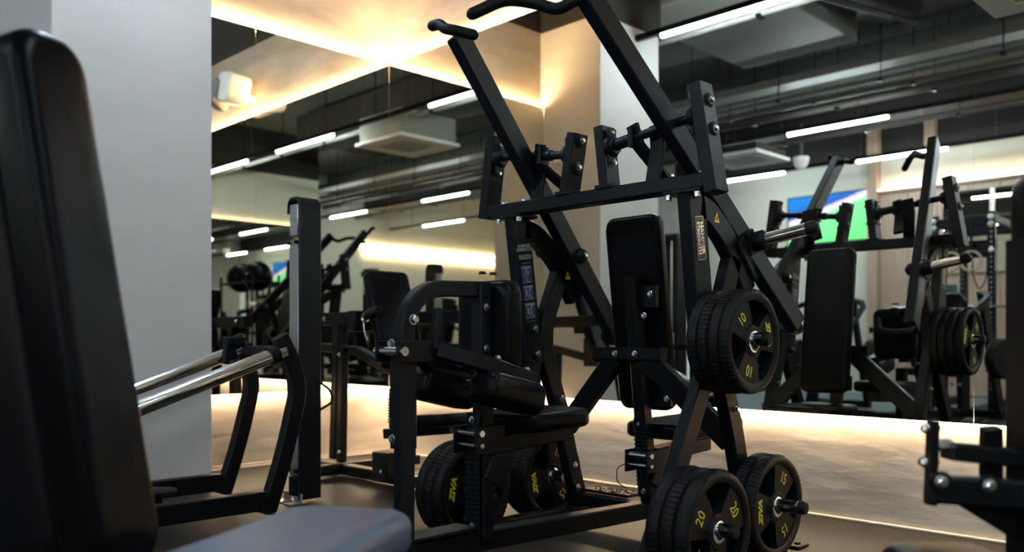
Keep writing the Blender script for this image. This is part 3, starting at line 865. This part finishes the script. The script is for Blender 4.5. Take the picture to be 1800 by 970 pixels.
with B('sticker_line', 'white_print', uprights[-1], 0) as bm: decal(bm, put(.882), across, slope, rect(.05, .0016))

# ================================================================== WEIGHT PLATES
def plate_mesh(kg, Rr, t, letters):
    """plate in its own frame: axis along +x, centre at the origin, outer face at +t/2"""
    root = thing('weight_plate', 'x', 'weight plate', (0, 0, 0))
    rw = Rr * .205                                           # rim width
    with B('rim', 'rubber', root, 50) as bm:
        e = t / 2
        prof = [(Rr - rw, -e * .72), (Rr - rw * .72, -e), (Rr - rw * .35, -e), (Rr - rw * .10, -e * .78), (Rr, -e * .35), (Rr, e * .35), (Rr - rw * .10, e * .78), (Rr - rw * .35, e), (Rr - rw * .72, e), (Rr - rw, e * .72)]
        lathe(bm, prof, (0, 0, 0), (1, 0, 0), 72, closed=True)
    spokes = (135, 15, -105)
    f = t * .30
    spoke_o = []
    for a in spokes:
        with B('spoke', 'rubber', root, 30) as bm:
            n = 8; r0, r1 = Rr * .26, Rr - rw * .9
            ring = []
            for k in range(n + 1):
                u = -1 + 2 * k / n
                ang0 = R(a + u * 46); ang1 = R(a + u * 31)
                ring.append(((r0 * math.cos(ang0), r0 * math.sin(ang0)), (r1 * math.cos(ang1), r1 * math.sin(ang1))))
            vs = [[[bm.verts.new((xx, p[0], p[1])) for p in pr] for pr in ring] for xx in (-f, f)]
            for k in range(n):
                bm.faces.new((vs[1][k][0], vs[1][k][1], vs[1][k + 1][1], vs[1][k + 1][0]))
                bm.faces.new((vs[0][k][0], vs[0][k + 1][0], vs[0][k + 1][1], vs[0][k][1]))
                for q in (0, 1): bm.faces.new((vs[0][k][q], vs[1][k][q], vs[1][k + 1][q], vs[0][k + 1][q]))
            for k in (0, n): bm.faces.new((vs[0][k][0], vs[0][k][1], vs[1][k][1], vs[1][k][0]))
        spoke_o.append(C.objects[-1])
    with B('hub', 'rubber', root, 30) as bm:
        h = t * .42
        pts = []
        for a in spokes:
            for d_ in (38, -38): pts.append((Rr * .33 * math.cos(R(a + d_)), Rr * .33 * math.sin(R(a + d_))))
        inner = [(.027 * math.cos(R(a_)), .027 * math.sin(R(a_))) for a_ in range(0, 360, 15)]
        pts.sort(key=lambda p: math.atan2(p[1], p[0]))
        lathe(bm, [(.030, -h), (Rr * .24, -h), (Rr * .31, -h * .6), (Rr * .31, h * .6), (Rr * .27, h), (.030, h)], (0, 0, 0), (1, 0, 0), 6 if False else 36, closed=True)
        lo = [bm.verts.new((-h * .86, *p)) for p in pts]; hi = [bm.verts.new((h * .86, *p)) for p in pts]
        for k in range(6): bm.faces.new((lo[k], lo[(k + 1) % 6], hi[(k + 1) % 6], hi[k]))
        bm.faces.new(hi); bm.faces.new(lo[::-1])
    with B('hub_ring', 'chrome', root, 50) as bm:
        lathe(bm, [(.0255, -t * .46), (.037, -t * .46), (.037, t * .44), (.034, t * .47), (.0255, t * .47)], (0, 0, 0), (1, 0, 0), 36, closed=True)
    with B('grip_ridges', 'rubber', root, 0) as bm:
        for a in (75, -45, 195):
            for k in range(-5, 6):
                ang = R(a + k * 5.4); c, s = math.cos(ang), math.sin(ang)
                tx = V((0, -s, c)); rx = V((0, c, s))
                bar(bm, [rx * (Rr - rw * .62) + V((t * .495, 0, 0)), rx * (Rr - rw * .05) + V((t * .385, 0, 0)), rx * (Rr + .0006) + V((t * .18, 0, 0)), rx * (Rr + .0006) + V((-t * .18, 0, 0))], .0042, .0036, tx, .001)
    if letters:
        rr = Rr * .57
        xface = f + .0004
        for side in (1, -1):
            for a, s_, sz, bd, sh in ((spokes[0], kg, Rr * .30, .0005, 0.0), (spokes[2], kg, Rr * .30, .0005, 0.0), (spokes[1], 'ZIVA', Rr * .185, .0022, .28)):
                rad = V((0, math.cos(R(a)), math.sin(R(a)))); ydir = rad; xdir = V((side, 0, 0)); rd = ydir.cross(xdir)
                rdist = rr if s_ != 'ZIVA' else Rr * .60
                lettering(s_, sz, rad * rdist + V((side * xface, 0, 0)), rd, ydir, 'yellow', spoke_o[spokes.index(a)], bold=bd, shear=sh, sx=.82 if s_ != 'ZIVA' else 1.15)
    return root
specs = {'10': (.178, .041), '15': (.190, .050), '20': (.200, .053)}
proto = {}
for kg, (Rr, t) in specs.items():
    proto[kg, True] = plate_mesh(kg, Rr, t, True)
    proto[kg, False] = plate_mesh(kg, Rr, t, False)
used = set()
def put_plate(kg, x, y, z, spin, label, group, letters, flip=False):
    src = proto[kg, letters]
    o = src if (kg, letters) not in used else copy_thing(src, (0, 0, 0))
    used.add((kg, letters))
    o.location = (x, y, z)
    # local +x stays on world x; spin turns the face about the horn
    o.rotation_euler = (R(spin), 0, math.pi if flip else 0)
    o['label'] = label; o['group'] = group
order = ['outermost', 'second', 'third', 'innermost']
def stack(kg, n, x_out, y, z, s, spins, where, face_in=False):
    t = specs[kg][1]; Rr = specs[kg][0]
    for k in range(n):
        name = 'innermost' if k == n - 1 else order[k]
        x = x_out - s * (t / 2 + k * t * 1.005)
        lab = f'black {kg} kilo plate, {name} {where}'
        put_plate(kg, x, y, z - .0035, spins[k], lab, f'{kg} kilo plates ' + where[where.index('on the'):], (k == 0 and not face_in) or (k == n - 1 and face_in), flip=False)
stack('10', 4, XRR + .195, -1.10, .80, 1, [0, 37, 80, 11], 'of the four on the upper right horn')
stack('20', 3, XRR + .190, -1.31, .187, 1, [-105, 71, 8], 'of the three on the front right lower horn')
stack('15', 2, XRR + .145, -.845, .20, 1, [168, 60], 'of the pair on the rear right lower horn')
stack('10', 4, XL - .215, -1.10, .80, -1, [10, 37, 80, 21], 'of the four on the upper left horn', True)
stack('20', 3, XL - .225, -1.36, .187, -1, [14, 71, 155], 'of the three on the front left lower horn', True)
stack('15', 3, XL - .215, -.895, .20, -1, [20, 60, 175], 'of the three on the rear left lower horn', True)
for key, o in proto.items():
    if key not in used:
        for ch in list(o.children): bpy.data.objects.remove(ch)
        bpy.data.objects.remove(o)

# ================================================================== WEIGHT STACK MACHINE AT THE SIDE MIRROR
ws = thing('stack_tower', 'slim weight stack tower with steel shroud and rounded black top', 'exercise machine', (1.23, -1.44, 0))
X0, X1, Y0, Y1 = 1.155, 1.295, -1.50, -1.385
with B('side_cover', 'frame_blue', ws) as bm:
    bar(bm, [(X0 + .13, -1.44, .02), (X0 + .13, -1.44, 1.43), (X0 + .125, -1.44, 1.475), (X0 + .11, -1.44, 1.495), (X0 + .09, -1.44, 1.50), (X0 + .045, -1.44, 1.50), (X0 + .028, -1.44, 1.48), (X0 + .024, -1.44, 1.43)], .125, .022, (0, 1, 0), .008)
with B('shroud', 'brushed', ws) as bm: box(bm, (X0 + .028, -1.496, .13), (X0 + .118, -1.40, 1.30), .006)
with B('name_plate', 'brushed', ws) as bm: box(bm, (X0 + .036, -1.498, 1.315), (X0 + .114, -1.42, 1.475), .006)
lettering('HAMMER STRENGTH', .0078, (X0 + .075, -1.4986, 1.40), (1, 0, 0), (0, 0, 1), 'white_print', ws, bold=.0002)
lettering('SELECT', .008, (X0 + .075, -1.4986, 1.385), (1, 0, 0), (0, 0, 1), 'white_print', ws)
with B('inner_frame', 'frame', ws) as bm:
    box(bm, (X0 + .03, -1.40, .02), (X0 + .118, -1.385, 1.48), .003)
    box(bm, (X0 + .03, -1.50, .03), (X0 + .125, -1.38, .13), .004)
with B('shroud_screw', 'rubber', ws) as bm:
    for x in (X0 + .035, X0 + .108):
        for z in (.16, 1.285): lathe(bm, [(0, 0), (.010, 0), (.012, .016), (.006, .022), (0, .022)], (x, -1.492, z), (0, -1, 0), 12)
with B('floor_bracket', 'brushed', ws) as bm:
    for x in (X0 - .02, X0 + .08): box(bm, (x, -1.56, 0), (x + .07, -1.47, .008), .002); box(bm, (x, -1.50, 0), (x + .07, -1.492, .05), .002)
with B('cable_loop', 'grip', ws, 60) as bm: tube(bm, smooth_path([(X0 + .14, -1.40, .60), (X0 + .20, -1.37, .56), (X0 + .22, -1.36, .50), (X0 + .14, -1.40, .45)], 5), .006, 8)

bmx = thing('seated_press_machine', 'black seated machine with tilted back pad and bent handles behind the tower', 'exercise machine', (1.15, -.85, 0))
with B('top_beam', 'frame', bmx) as bm:
    bar(bm, [(.45, -.85, .93), (1.02, -.85, .93)], .07, .075, (0, 1, 0))
    bar(bm, [(1.02, -.66, .93), (1.75, -.60, .93)], .05, .07, (0, 1, 0))
with B('side_block', 'frame_blue', bmx) as bm: box(bm, (.98, -1.02, .85), (1.06, -.88, .965), .005)
with B('post', 'frame', bmx) as bm:
    bar(bm, [(.62, -.85, .10), (.66, -.85, .90)], .07, .06, (0, 1, 0)); 
with B('post', 'frame', bmx) as bm: bar(bm, [(.78, -.92, .10), (.80, -.92, .76)], .045, .05, (0, 1, 0))
with B('mid_beam', 'frame', bmx) as bm:
    bar(bm, [(.45, -.85, .76), (.85, -.85, .74), (1.45, -.95, .60)], .06, .05, (0, 1, 0))
    box(bm, (1.08, -.90, .62), (1.30, -.87, .82), .004)
with B('base_beam', 'frame', bmx) as bm:
    bar(bm, [(.40, -.85, .045), (1.40, -.85, .045)], .07, .06, (0, 1, 0))
    bar(bm, [(.70, -.30, .05), (.70, -1.10, .05)], .06, .06)
with B('stack_box', 'frame', bmx) as bm: box(bm, (1.16, -.98, .05), (1.30, -.86, .20), .005)
with B('back_pad', 'vinyl', bmx) as bm: pad(bm, (1.20, -.86, .915), (.08, 1, 0), (-.36, 0, 1), .27, .56, .07, .035, .02)
with B('pad_bracket', 'frame', bmx) as bm: outline_pad(bm, [(-.07, -.10), (.07, -.10), (.07, .07), (.0, .10), (-.07, .05)], .012, .003, frame_matrix((1.10, -.93, 1.0), (1, .2, 0), (0, 0, 1)))
with B('bolt', 'zinc', bmx) as bm:
    bolt(bm, (1.10, -.938, 1.03), (0, -1, 0), .012, .010); bolt(bm, (.55, -.888, .93), (0, -1, 0), .014, .010); bolt(bm, (.80, -.947, .72), (0, -1, 0), .010, .008)
    bolt(bm, (1.22, -.902, .76), (0, -1, 0), .011, .008); bolt(bm, (.80, -.947, .16), (0, -1, 0), .010, .008); bolt(bm, (1.25, -.982, .10), (0, -1, 0), .009, .006)
with B('handle', 'grip', bmx, 60) as bm: tube(bm, smooth_path([(1.06, -.95, .92), (1.13, -1.0, .925), (1.19, -1.02, .955), (1.33, -1.05, .965)], 4), .019, 14)
with B('handle_ring', 'chrome', bmx, 60) as bm: tube(bm, [(1.125, -.998, .922), (1.145, -1.005, .932)], .024, 16)
with B('lanyard', 'zinc', bmx, 60) as bm: tube(bm, smooth_path([(1.13, -1.01, .90), (1.14, -1.015, .86), (1.15, -1.01, .82), (1.17, -1.01, .80)], 3), .004, 6)
with B('seat', 'vinyl', bmx) as bm: pad(bm, (1.78, -1.05, .415), (1, 0, .09), (0, 1, 0), .42, .28, .06, .05, .02)
with B('seat_frame', 'frame', bmx) as bm:
    bar(bm, [(1.40, -1.05, .32), (1.92, -1.05, .385)], .06, .05, (0, 1, 0))
    bar(bm, [(1.52, -1.05, .06), (1.56, -1.05, .34)], .05, .05, (0, 1, 0))
    box(bm, (1.58, -1.13, .22), (1.72, -1.115, .36), .01)
    bar(bm, [(1.30, -.86, .045), (1.56, -1.05, .045)], .06, .06, (0, 0, 1))
with B('toothed_plate', 'frame', bmx, 0) as bm:
    box(bm, (1.50, -1.12, .36), (1.56, -1.108, .56), .003)
    for k in range(9): box(bm, (1.502, -1.127, .39 + k * .014), (1.558, -1.119, .396 + k * .014), 0)
with B('bolt', 'zinc', bmx) as bm:
    bolt(bm, (1.53, -1.122, .545), (0, -1, 0), .010, .006)
    for x, z in ((1.61, .335), (1.66, .345), (1.66, .27)): bolt(bm, (x, -1.131, z), (0, -1, 0), .006, .004)

# ================================================================== MACHINE WITH CHROME GUIDE RODS BESIDE THE PILLAR
gr = thing('guide_rod_machine', 'black frame holding two slanted chrome guide rods before the grey pillar', 'exercise machine', (1.2, -2.0, 0))
for x, dy in ((1.49, 0.0), (.87, .10)):
    with B('bent_leg', 'frame', gr) as bm:
        bar(bm, smooth_path([(x, -1.725 + dy, .82), (x, -1.66 + dy, .70), (x, -1.628 + dy, .57), (x, -1.70 + dy, .28), (x, -1.79 + dy, .02)], 4), .055, .072)
    with B('guide_rod', 'chrome', gr, 60) as bm: tube(bm, [(x, -1.70 + dy, .752), (x, -2.36 + dy, .525), (x, -2.95 + dy, .32)], .034, 24)
    with B('rod_collar', 'frame', gr, 60) as bm: tube(bm, [(x, -1.735 + dy, .741), (x, -1.775 + dy, .727)], .042, 22)
    with B('base_bar', 'frame', gr) as bm: bar(bm, [(x, -1.80 + dy, .085), (x, -3.0 + dy, .085)], .06, .085)
with B('cross_tie', 'frame', gr) as bm:
    bar(bm, [(.87, -1.57, .752), (1.49, -1.68, .752)], .05, .045, (0, 1, 0))
    bar(bm, [(.87, -2.9, .085), (1.49, -2.98, .085)], .06, .08, (0, 1, 0))
    bar(bm, [(1.49, -2.98, .085), (1.49, -2.95, .34)], .05, .05); bar(bm, [(.87, -2.9, .085), (.87, -2.86, .34)], .05, .05)
with B('lock_knob', 'frame', gr) as bm: box(bm, (.88, -1.70, .775), (.945, -1.60, .82), .006); bar(bm, [(.92, -1.70, .68), (.92, -1.69, .78)], .03, .03)
with B('round_pedal', 'rubber', gr, 50) as bm: lathe(bm, [(0, 0), (.085, 0), (.09, .004), (.09, .014), (.085, .018), (0, .018)], (1.18, -2.16, .12), (0, 0, 1), 32); lathe(bm, [(0, 0), (.03, 0), (.03, .12), (0, .12)], (1.18, -2.16, 0), (0, 0, 1), 16)

# ================================================================== FOREGROUND BENCH, LEFT
fb = thing('bench_machine', 'close dark bench with tall tilted backrest and grey seat at the left', 'exercise machine', (3.55, -3.1, 0))
l = V((.5, -.866, 0)); nrm = V((.866, .5, 0))
lean = (V((0, 0, 1)) - nrm * .19).normalized()
cpt = V((3.44, -3.07, .42)) + l * .085 - nrm * .045 + lean * .46
with B('backrest', 'vinyl', fb) as bm: pad(bm, cpt, l, lean, .17, .98, .10, .065, .03)
with B('back_shell', 'frame', fb) as bm: pad(bm, cpt - nrm * .125 - lean * .01, l, lean, .155, .95, .15, .06, .03)
with B('backrest_frame', 'frame_blue', fb) as bm:
    q = cpt - nrm * .22
    bar(bm, [q - lean * .47, q + lean * .38], .06, .05, l)
    bar(bm, smooth_path([q + lean * .10 + l * .04, q + lean * .05 - nrm * .10 + l * .12, q - lean * .30 - nrm * .14 + l * .12, q - lean * .34 - nrm * .02 + l * .04], 4), .035, .035, l)
with B('bolt', 'zinc', fb) as bm: bolt(bm, cpt - nrm * .125 + l * .078 - lean * .02, l, .012, .01)
with B('seat', 'vinyl_grey', fb) as bm:
    c_ = V((3.56, -2.73, .425)) + l * .30
    pad(bm, c_, l, nrm, .60, .27, .085, .055, .028)
with B('seat_frame', 'frame', fb) as bm:
    bar(bm, [c_ - l * .22 - V((0, 0, .07)), c_ + l * .26 - V((0, 0, .07))], .05, .05, nrm)
    bar(bm, [c_ + l * .20 - V((0, 0, .05)), V((c_.x, c_.y, .0)) + l * .24], .06, .06, nrm)
    bar(bm, [c_ - l * .16 - V((0, 0, .05)), V((c_.x, c_.y, .0)) - l * .14], .06, .06, nrm)
    e_ = V((q.x, q.y, 0)) + nrm * .06
    bar(bm, [V((q.x + .06, q.y + .04, .38)), V((e_.x, e_.y, .06))], .06, .06, l)
    bar(bm, [V((e_.x, e_.y, .03)) - nrm * .1, V((c_.x, c_.y, .03))], .06, .05, l)

# ================================================================== FOREGROUND RACK, RIGHT
Fd, Rd = V((-.7102, .7040, 0)), V((.7040, .7102, 0))
def fg(px, py, Z): return V((5.030, -3.745, .80)) + Fd * Z + Rd * ((px - 900) / 1523.5 * Z) + V((0, 0, (598.6 - py) / 1523.5 * Z))
fr = thing('rack_post', 'close black rack post with bolted bracket at the right', 'exercise machine', (4.60, -1.75, 0))
Zr = 1.70
base = fg(1828, 600, Zr); bx, by = base.x, base.y
with B('post', 'frame', fr) as bm: bar(bm, [(bx, by, 0), (bx, by, 1.00)], .09, .09, Rd)
with B('post_pad', 'vinyl', fr) as bm: pad(bm, (bx - .0, by, 1.02), Rd, (0, 0, 1), .085, .22, .08, .035, .02)
a_, b2 = fg(1622, 735, Zr), fg(1640, 885, Zr)
with B('end_plate', 'frame', fr) as bm: bar(bm, [fg(1640, 738, Zr), fg(1635, 886, Zr)], .014, .035, Rd, .003)
with B('bracket_arm', 'frame', fr) as bm:
    bar(bm, [fg(1666, 792, Zr), fg(1800, 806, Zr)], .034, .06, (0, 0, 1))
    bar(bm, [fg(1742, 752, Zr), fg(1742, 860, Zr + .02)], .035, .035, Rd)
with B('bracket_plate', 'frame_blue', fr) as bm: bar(bm, [fg(1634, 858, Zr - .03), fg(1800, 868, Zr - .03)], .052, .05, (0, 0, 1)); 
with B('gusset', 'frame', fr, 0) as bm:
    p_ = [fg(1636, 878, Zr), fg(1680, 884, Zr), fg(1790, 952, Zr), fg(1790, 876, Zr)]
    lo = [bm.verts.new(p) for p in p_]; hi = [bm.verts.new(p + Fd * .012) for p in p_]
    for k in range(4): bm.faces.new((lo[k], lo[(k + 1) % 4], hi[(k + 1) % 4], hi[k]))
    bm.faces.new(lo[::-1]); bm.faces.new(hi)
with B('bolt', 'zinc', fr) as bm:
    for px, py in ((1654, 846), (1738, 853)): bolt(bm, fg(px, py, Zr - .058), -Fd, .010, .010)
    for px, py in ((1640, 752), (1637, 811)): bolt(bm, fg(px, py, Zr), Rd, .009, .012); bolt(bm, fg(px - 12, py + 1, Zr), -Rd, .009, .008)
    bolt(bm, fg(1644, 782, Zr), Rd, .012, .03)
with B('bolt_washer', 'rubber', fr) as bm:
    for px, py in ((1654, 846), (1738, 853)): lathe(bm, [(0, 0), (.022, 0), (.020, .006), (0, .007)], fg(px, py + 2, Zr - .054), -Fd, 20)
sp_ = thing('bench_pad', 'black pad corner with pale sheen at the bottom right edge', 'bench', (4.35, -2.05, 0))
ctr = fg(1668, 1000, 1.60)
with B('cushion', 'vinyl', sp_) as bm: pad(bm, (ctr.x, ctr.y, .376), Rd, Fd, .20, .20, .07, .05, .025)
with B('stand', 'frame', sp_) as bm: bar(bm, [(ctr.x, ctr.y, .02), (ctr.x, ctr.y, .32)], .06, .06); box(bm, (ctr.x - .15, ctr.y - .04, 0), (ctr.x + .15, ctr.y + .04, .04), .004)

# ================================================================== MACHINES THAT ONLY THE MIRRORS SHOW
# power rack before the back wall
RX, RY = 1.85, -7.6
pr = thing('power_rack', 'black power rack with crossbeams before the oak panelling', 'power rack', (RX, RY, 0))
for dx, dy in ((-.62, .45), (.0, .45), (-.62, -.55), (.0, -.55)):
    with B('upright', 'frame', pr) as bm: bar(bm, [(RX + dx, RY + dy, 0), (RX + dx, RY + dy, 2.28)], .075, .075)
    with B('hole_plugs', 'grey_plastic', pr, 0, kind='stuff') as bm:
        for k in range(34): decal(bm, (RX + dx, RY + dy + .0385, .25 + k * .058), (-1, 0, 0), (0, 0, 1), rect(.02, .02))
with B('crossbeam', 'frame', pr) as bm:
    for dy in (.45, -.55):
        bar(bm, [(RX - .66, RY + dy, 2.18), (RX + .04, RY + dy, 2.18)], .06, .12, (0, 1, 0))
    bar(bm, [(RX - .66, RY + .45, 1.86), (RX + .04, RY + .45, 1.86)], .06, .2, (0, 1, 0))
    for dx in (-.62, 0): bar(bm, [(RX + dx, RY + .45, 2.2), (RX + dx, RY - .55, 2.2)], .06, .08); bar(bm, [(RX + dx, RY + .45, .06), (RX + dx, RY - .55, .06)], .06, .08)
with B('bolt', 'zinc', pr) as bm:
    for dx in (-.62, 0):
        for z in (2.14, 2.22, 1.84): bolt(bm, (RX + dx, RY + .49, z), (0, 1, 0), .025, .02)
with B('chrome_post', 'chrome', pr, 60) as bm: tube(bm, [(RX, RY + .45, 2.28), (RX, RY + .45, 2.55)], .03, 14)
bb = thing('barbell', 'steel barbell resting across the power rack', 'barbell', (RX, RY + .52, 1.19))
with B('shaft', 'chrome', bb, 60) as bm: tube(bm, [(RX - 1.1, RY + .52, 1.19), (RX + .62, RY + .52, 1.19)], .016, 12)
with B('sleeve', 'chrome', bb, 60) as bm: tube(bm, [(RX - 1.1, RY + .52, 1.19), (RX - .75, RY + .52, 1.19)], .025, 14)
for i, (dx, z, lab) in enumerate(((-.42, 1.72, 'nearer the middle of the room'), (-.20, 1.72, 'beside the rack upright'))):
    g = thing('gymnastic_ring', f'wooden gymnastic ring on a dark strap, {lab}', 'ring', (RX + dx, RY + .53, z), 'gymnastic rings on the power rack')
    with B('hoop', 'wood', g, 60) as bm:
        pts = [(RX + dx + .11 * math.cos(k * math.pi / 14), RY + .53, z + .11 * math.sin(k * math.pi / 14)) for k in range(29)]
        tube(bm, pts, .014, 10)
    with B('strap', 'frame', g, 0) as bm: bar(bm, [(RX + dx, RY + .53, z + .09), (RX + dx, RY + .52, 2.2)], .03, .006)
sb = thing('suspension_strap', 'dark looped resistance strap hanging on the power rack', 'strap', (RX - .12, RY + .50, 1.4))
with B('loop', 'grip', sb, 0) as bm: bar(bm, smooth_path([(RX - .20, RY + .50, 2.1), (RX - .19, RY + .50, 1.55), (RX - .12, RY + .50, 1.36), (RX - .04, RY + .50, 1.52), (RX - .03, RY + .50, 2.0)], 5), .008, .035, (0, 0, 1))
solo('exercise_band', 'white_plastic', 'dark green rolled mat standing on the low black shelf', 'mat', lambda bm: lathe(bm, [(0, 0), (.065, 0), (.07, .02), (.07, .36), (.065, .38), (0, .38)], (1.62, -6.5, 1.04), (0, 0, 1), 20), 50)
M['green'] = principled('green foam', (.008, .085, .045), .6)[0]
g_ = bpy.data.objects['exercise_band']; g_.name = 'rolled_mat'; g_.data.materials.clear(); g_.data.materials.append(M['green'])
sh = thing('storage_shelf', 'small black shelf under the rolled green mat', 'shelf', (1.62, -6.5, 0))
with B('board', 'frame', sh) as bm: box(bm, (1.47, -6.65, 1.00), (1.77, -6.35, 1.04), .004); box(bm, (1.47, -6.65, .4), (1.77, -6.35, .44), .004)
for dx in (-.14, .14):
    for dy in (-.14, .14):
        with B('leg', 'frame', sh) as bm: bar(bm, [(1.62 + dx, -6.5 + dy, 0), (1.62 + dx, -6.5 + dy, 1.01)], .03, .03)

def seat_machine(x, y, label, padmat, rz=0.0, tall=1.3):
    t = thing('seated_machine', label, 'exercise machine', (0, 0, 0), 'seated machines across the room')
    with B('base', 'frame', t) as bm: bar(bm, [(0, -.6, .05), (0, .7, .05)], .07, .08); bar(bm, [(-.35, .6, .05), (.35, .6, .05)], .07, .08, (0, 1, 0)); bar(bm, [(-.4, -.55, .05), (.4, -.55, .05)], .07, .08, (0, 1, 0))
    with B('post', 'frame', t) as bm: bar(bm, [(0, -.45, .08), (0, -.40, tall)], .07, .1)
    with B('back_pad', padmat, t) as bm: pad(bm, (0, -.28, tall * .76), (1, 0, 0), (0, -.12, 1), .36, .62, .08, .16, .03)
    with B('seat', padmat, t) as bm: pad(bm, (0, .02, .48), (1, 0, 0), (0, 1, .05), .36, .42, .08, .06, .03)
    with B('seat_post', 'frame', t) as bm: bar(bm, [(0, .05, .08), (0, .05, .46)], .07, .07)
    for s in (-1, 1):
        with B('arm', 'frame', t) as bm: bar(bm, smooth_path([(s * .2, -.45, tall * .98), (s * .42, -.35, tall * .95), (s * .46, .15, tall * .72), (s * .40, .38, tall * .70)], 4), .05, .06)
        with B('grip', 'grip', t, 60) as bm: tube(bm, [(s * .40, .36, tall * .70), (s * .22, .40, tall * .70)], .02, 10)
        with B('side_post', 'frame', t) as bm: bar(bm, [(s * .36, -.55, .06), (s * .22, -.45, tall)], .06, .08)
    with B('weight_disc', 'rubber', t, 50) as bm:
        for s in (-1, 1):
            for k in range(2): lathe(bm, [(0, 0), (.19, 0), (.2, .015), (.2, .04), (.19, .055), (0, .055)], (s * (.42 + .06 * k), -.45, .62), (s, 0, 0), 24)
    with B('bolt', 'zinc', t) as bm:
        for s in (-1, 1): bolt(bm, (s * .05, -.35, .35), (0, 1, 0), .015, .01); bolt(bm, (s * .30, -.44, .5), (0, 1, 0), .015, .01)
    t.location = (x, y, 0); t.rotation_euler = (0, 0, rz)
    return t
s1 = seat_machine(.35, -5.9, 'seated machine with rounded pad standing before the television wall', 'vinyl')
copy_thing(s1, (1.75, -5.5, 0), 'seated machine standing before the power rack', rotz=R(25))
copy_thing(s1, (6.9, -2.9, 0), 'seated machine standing before the side wall mirror', rotz=R(70))
copy_thing(s1, (6.6, -5.2, 0), 'seated machine standing in the middle of the room behind the ball rack', rotz=R(100))
def cable_tower(x, y, h, label):
    t = thing('cable_tower', label, 'exercise machine', (x, y, 0), 'cable towers across the room')
    with B('column', 'frame', t) as bm: box(bm, (x - .11, y - .13, 0), (x + .11, y + .13, h), .02)
    with B('weight_stack', 'grey_plastic', t, 0) as bm:
        for k in range(14): box(bm, (x - .08, y + .131, .2 + k * .05), (x + .08, y + .16, .244 + k * .05), .003)
    with B('guide_rod', 'chrome', t, 60) as bm:
        for s in (-1, 1): tube(bm, [(x + s * .05, y + .145, .1), (x + s * .05, y + .145, h - .1)], .009, 8)
    with B('pulley', 'frame', t, 50) as bm: lathe(bm, [(0, -.015), (.06, -.015), (.05, 0), (.06, .015), (0, .015)], (x, y + .18, h - .12), (1, 0, 0), 18)
cable_tower(-1.35, -5.5, 2.15, 'tall black cable tower left of the seated machine')
cable_tower(9.6, -5.4, 2.2, 'tall black cable tower in the far bay')
cable_tower(8.9, -6.2, 2.2, 'tall black cable tower beside the far bay wall')
br = thing('ball_rack', 'black wire rack holding two exercise balls', 'rack', (6.2, -2.2, 0))
for dx in (-.45, .45):
    for dy in (-.2, .2):
        with B('leg', 'frame', br, 60) as bm: tube(bm, [(6.2 + dx, -2.2 + dy, 0), (6.2 + dx, -2.2 + dy, 1.70)], .018, 8)
with B('rails', 'frame', br, 60) as bm:
    for z in (.5, 1.1, 1.60):
        for dy in (-.2, .2): tube(bm, [(5.75, -2.2 + dy, z), (6.65, -2.2 + dy, z)], .015, 8)
        for dx in (-.45, .45): tube(bm, [(6.2 + dx, -2.4, z), (6.2 + dx, -2.0, z)], .015, 8)
for k, dx in enumerate((-.23, .23)):
    solo('exercise_ball', 'vinyl', f'shiny black exercise ball at the {"near" if k else "far"} end of the rack', 'ball', lambda bm: lathe(bm, [(.21 * math.sin(R(a)), -.21 * math.cos(R(a))) for a in range(0, 181, 12)], (6.2 + dx, -2.2, 1.69), (0, 0, 1), 28), 60, 'exercise balls on the wire rack')
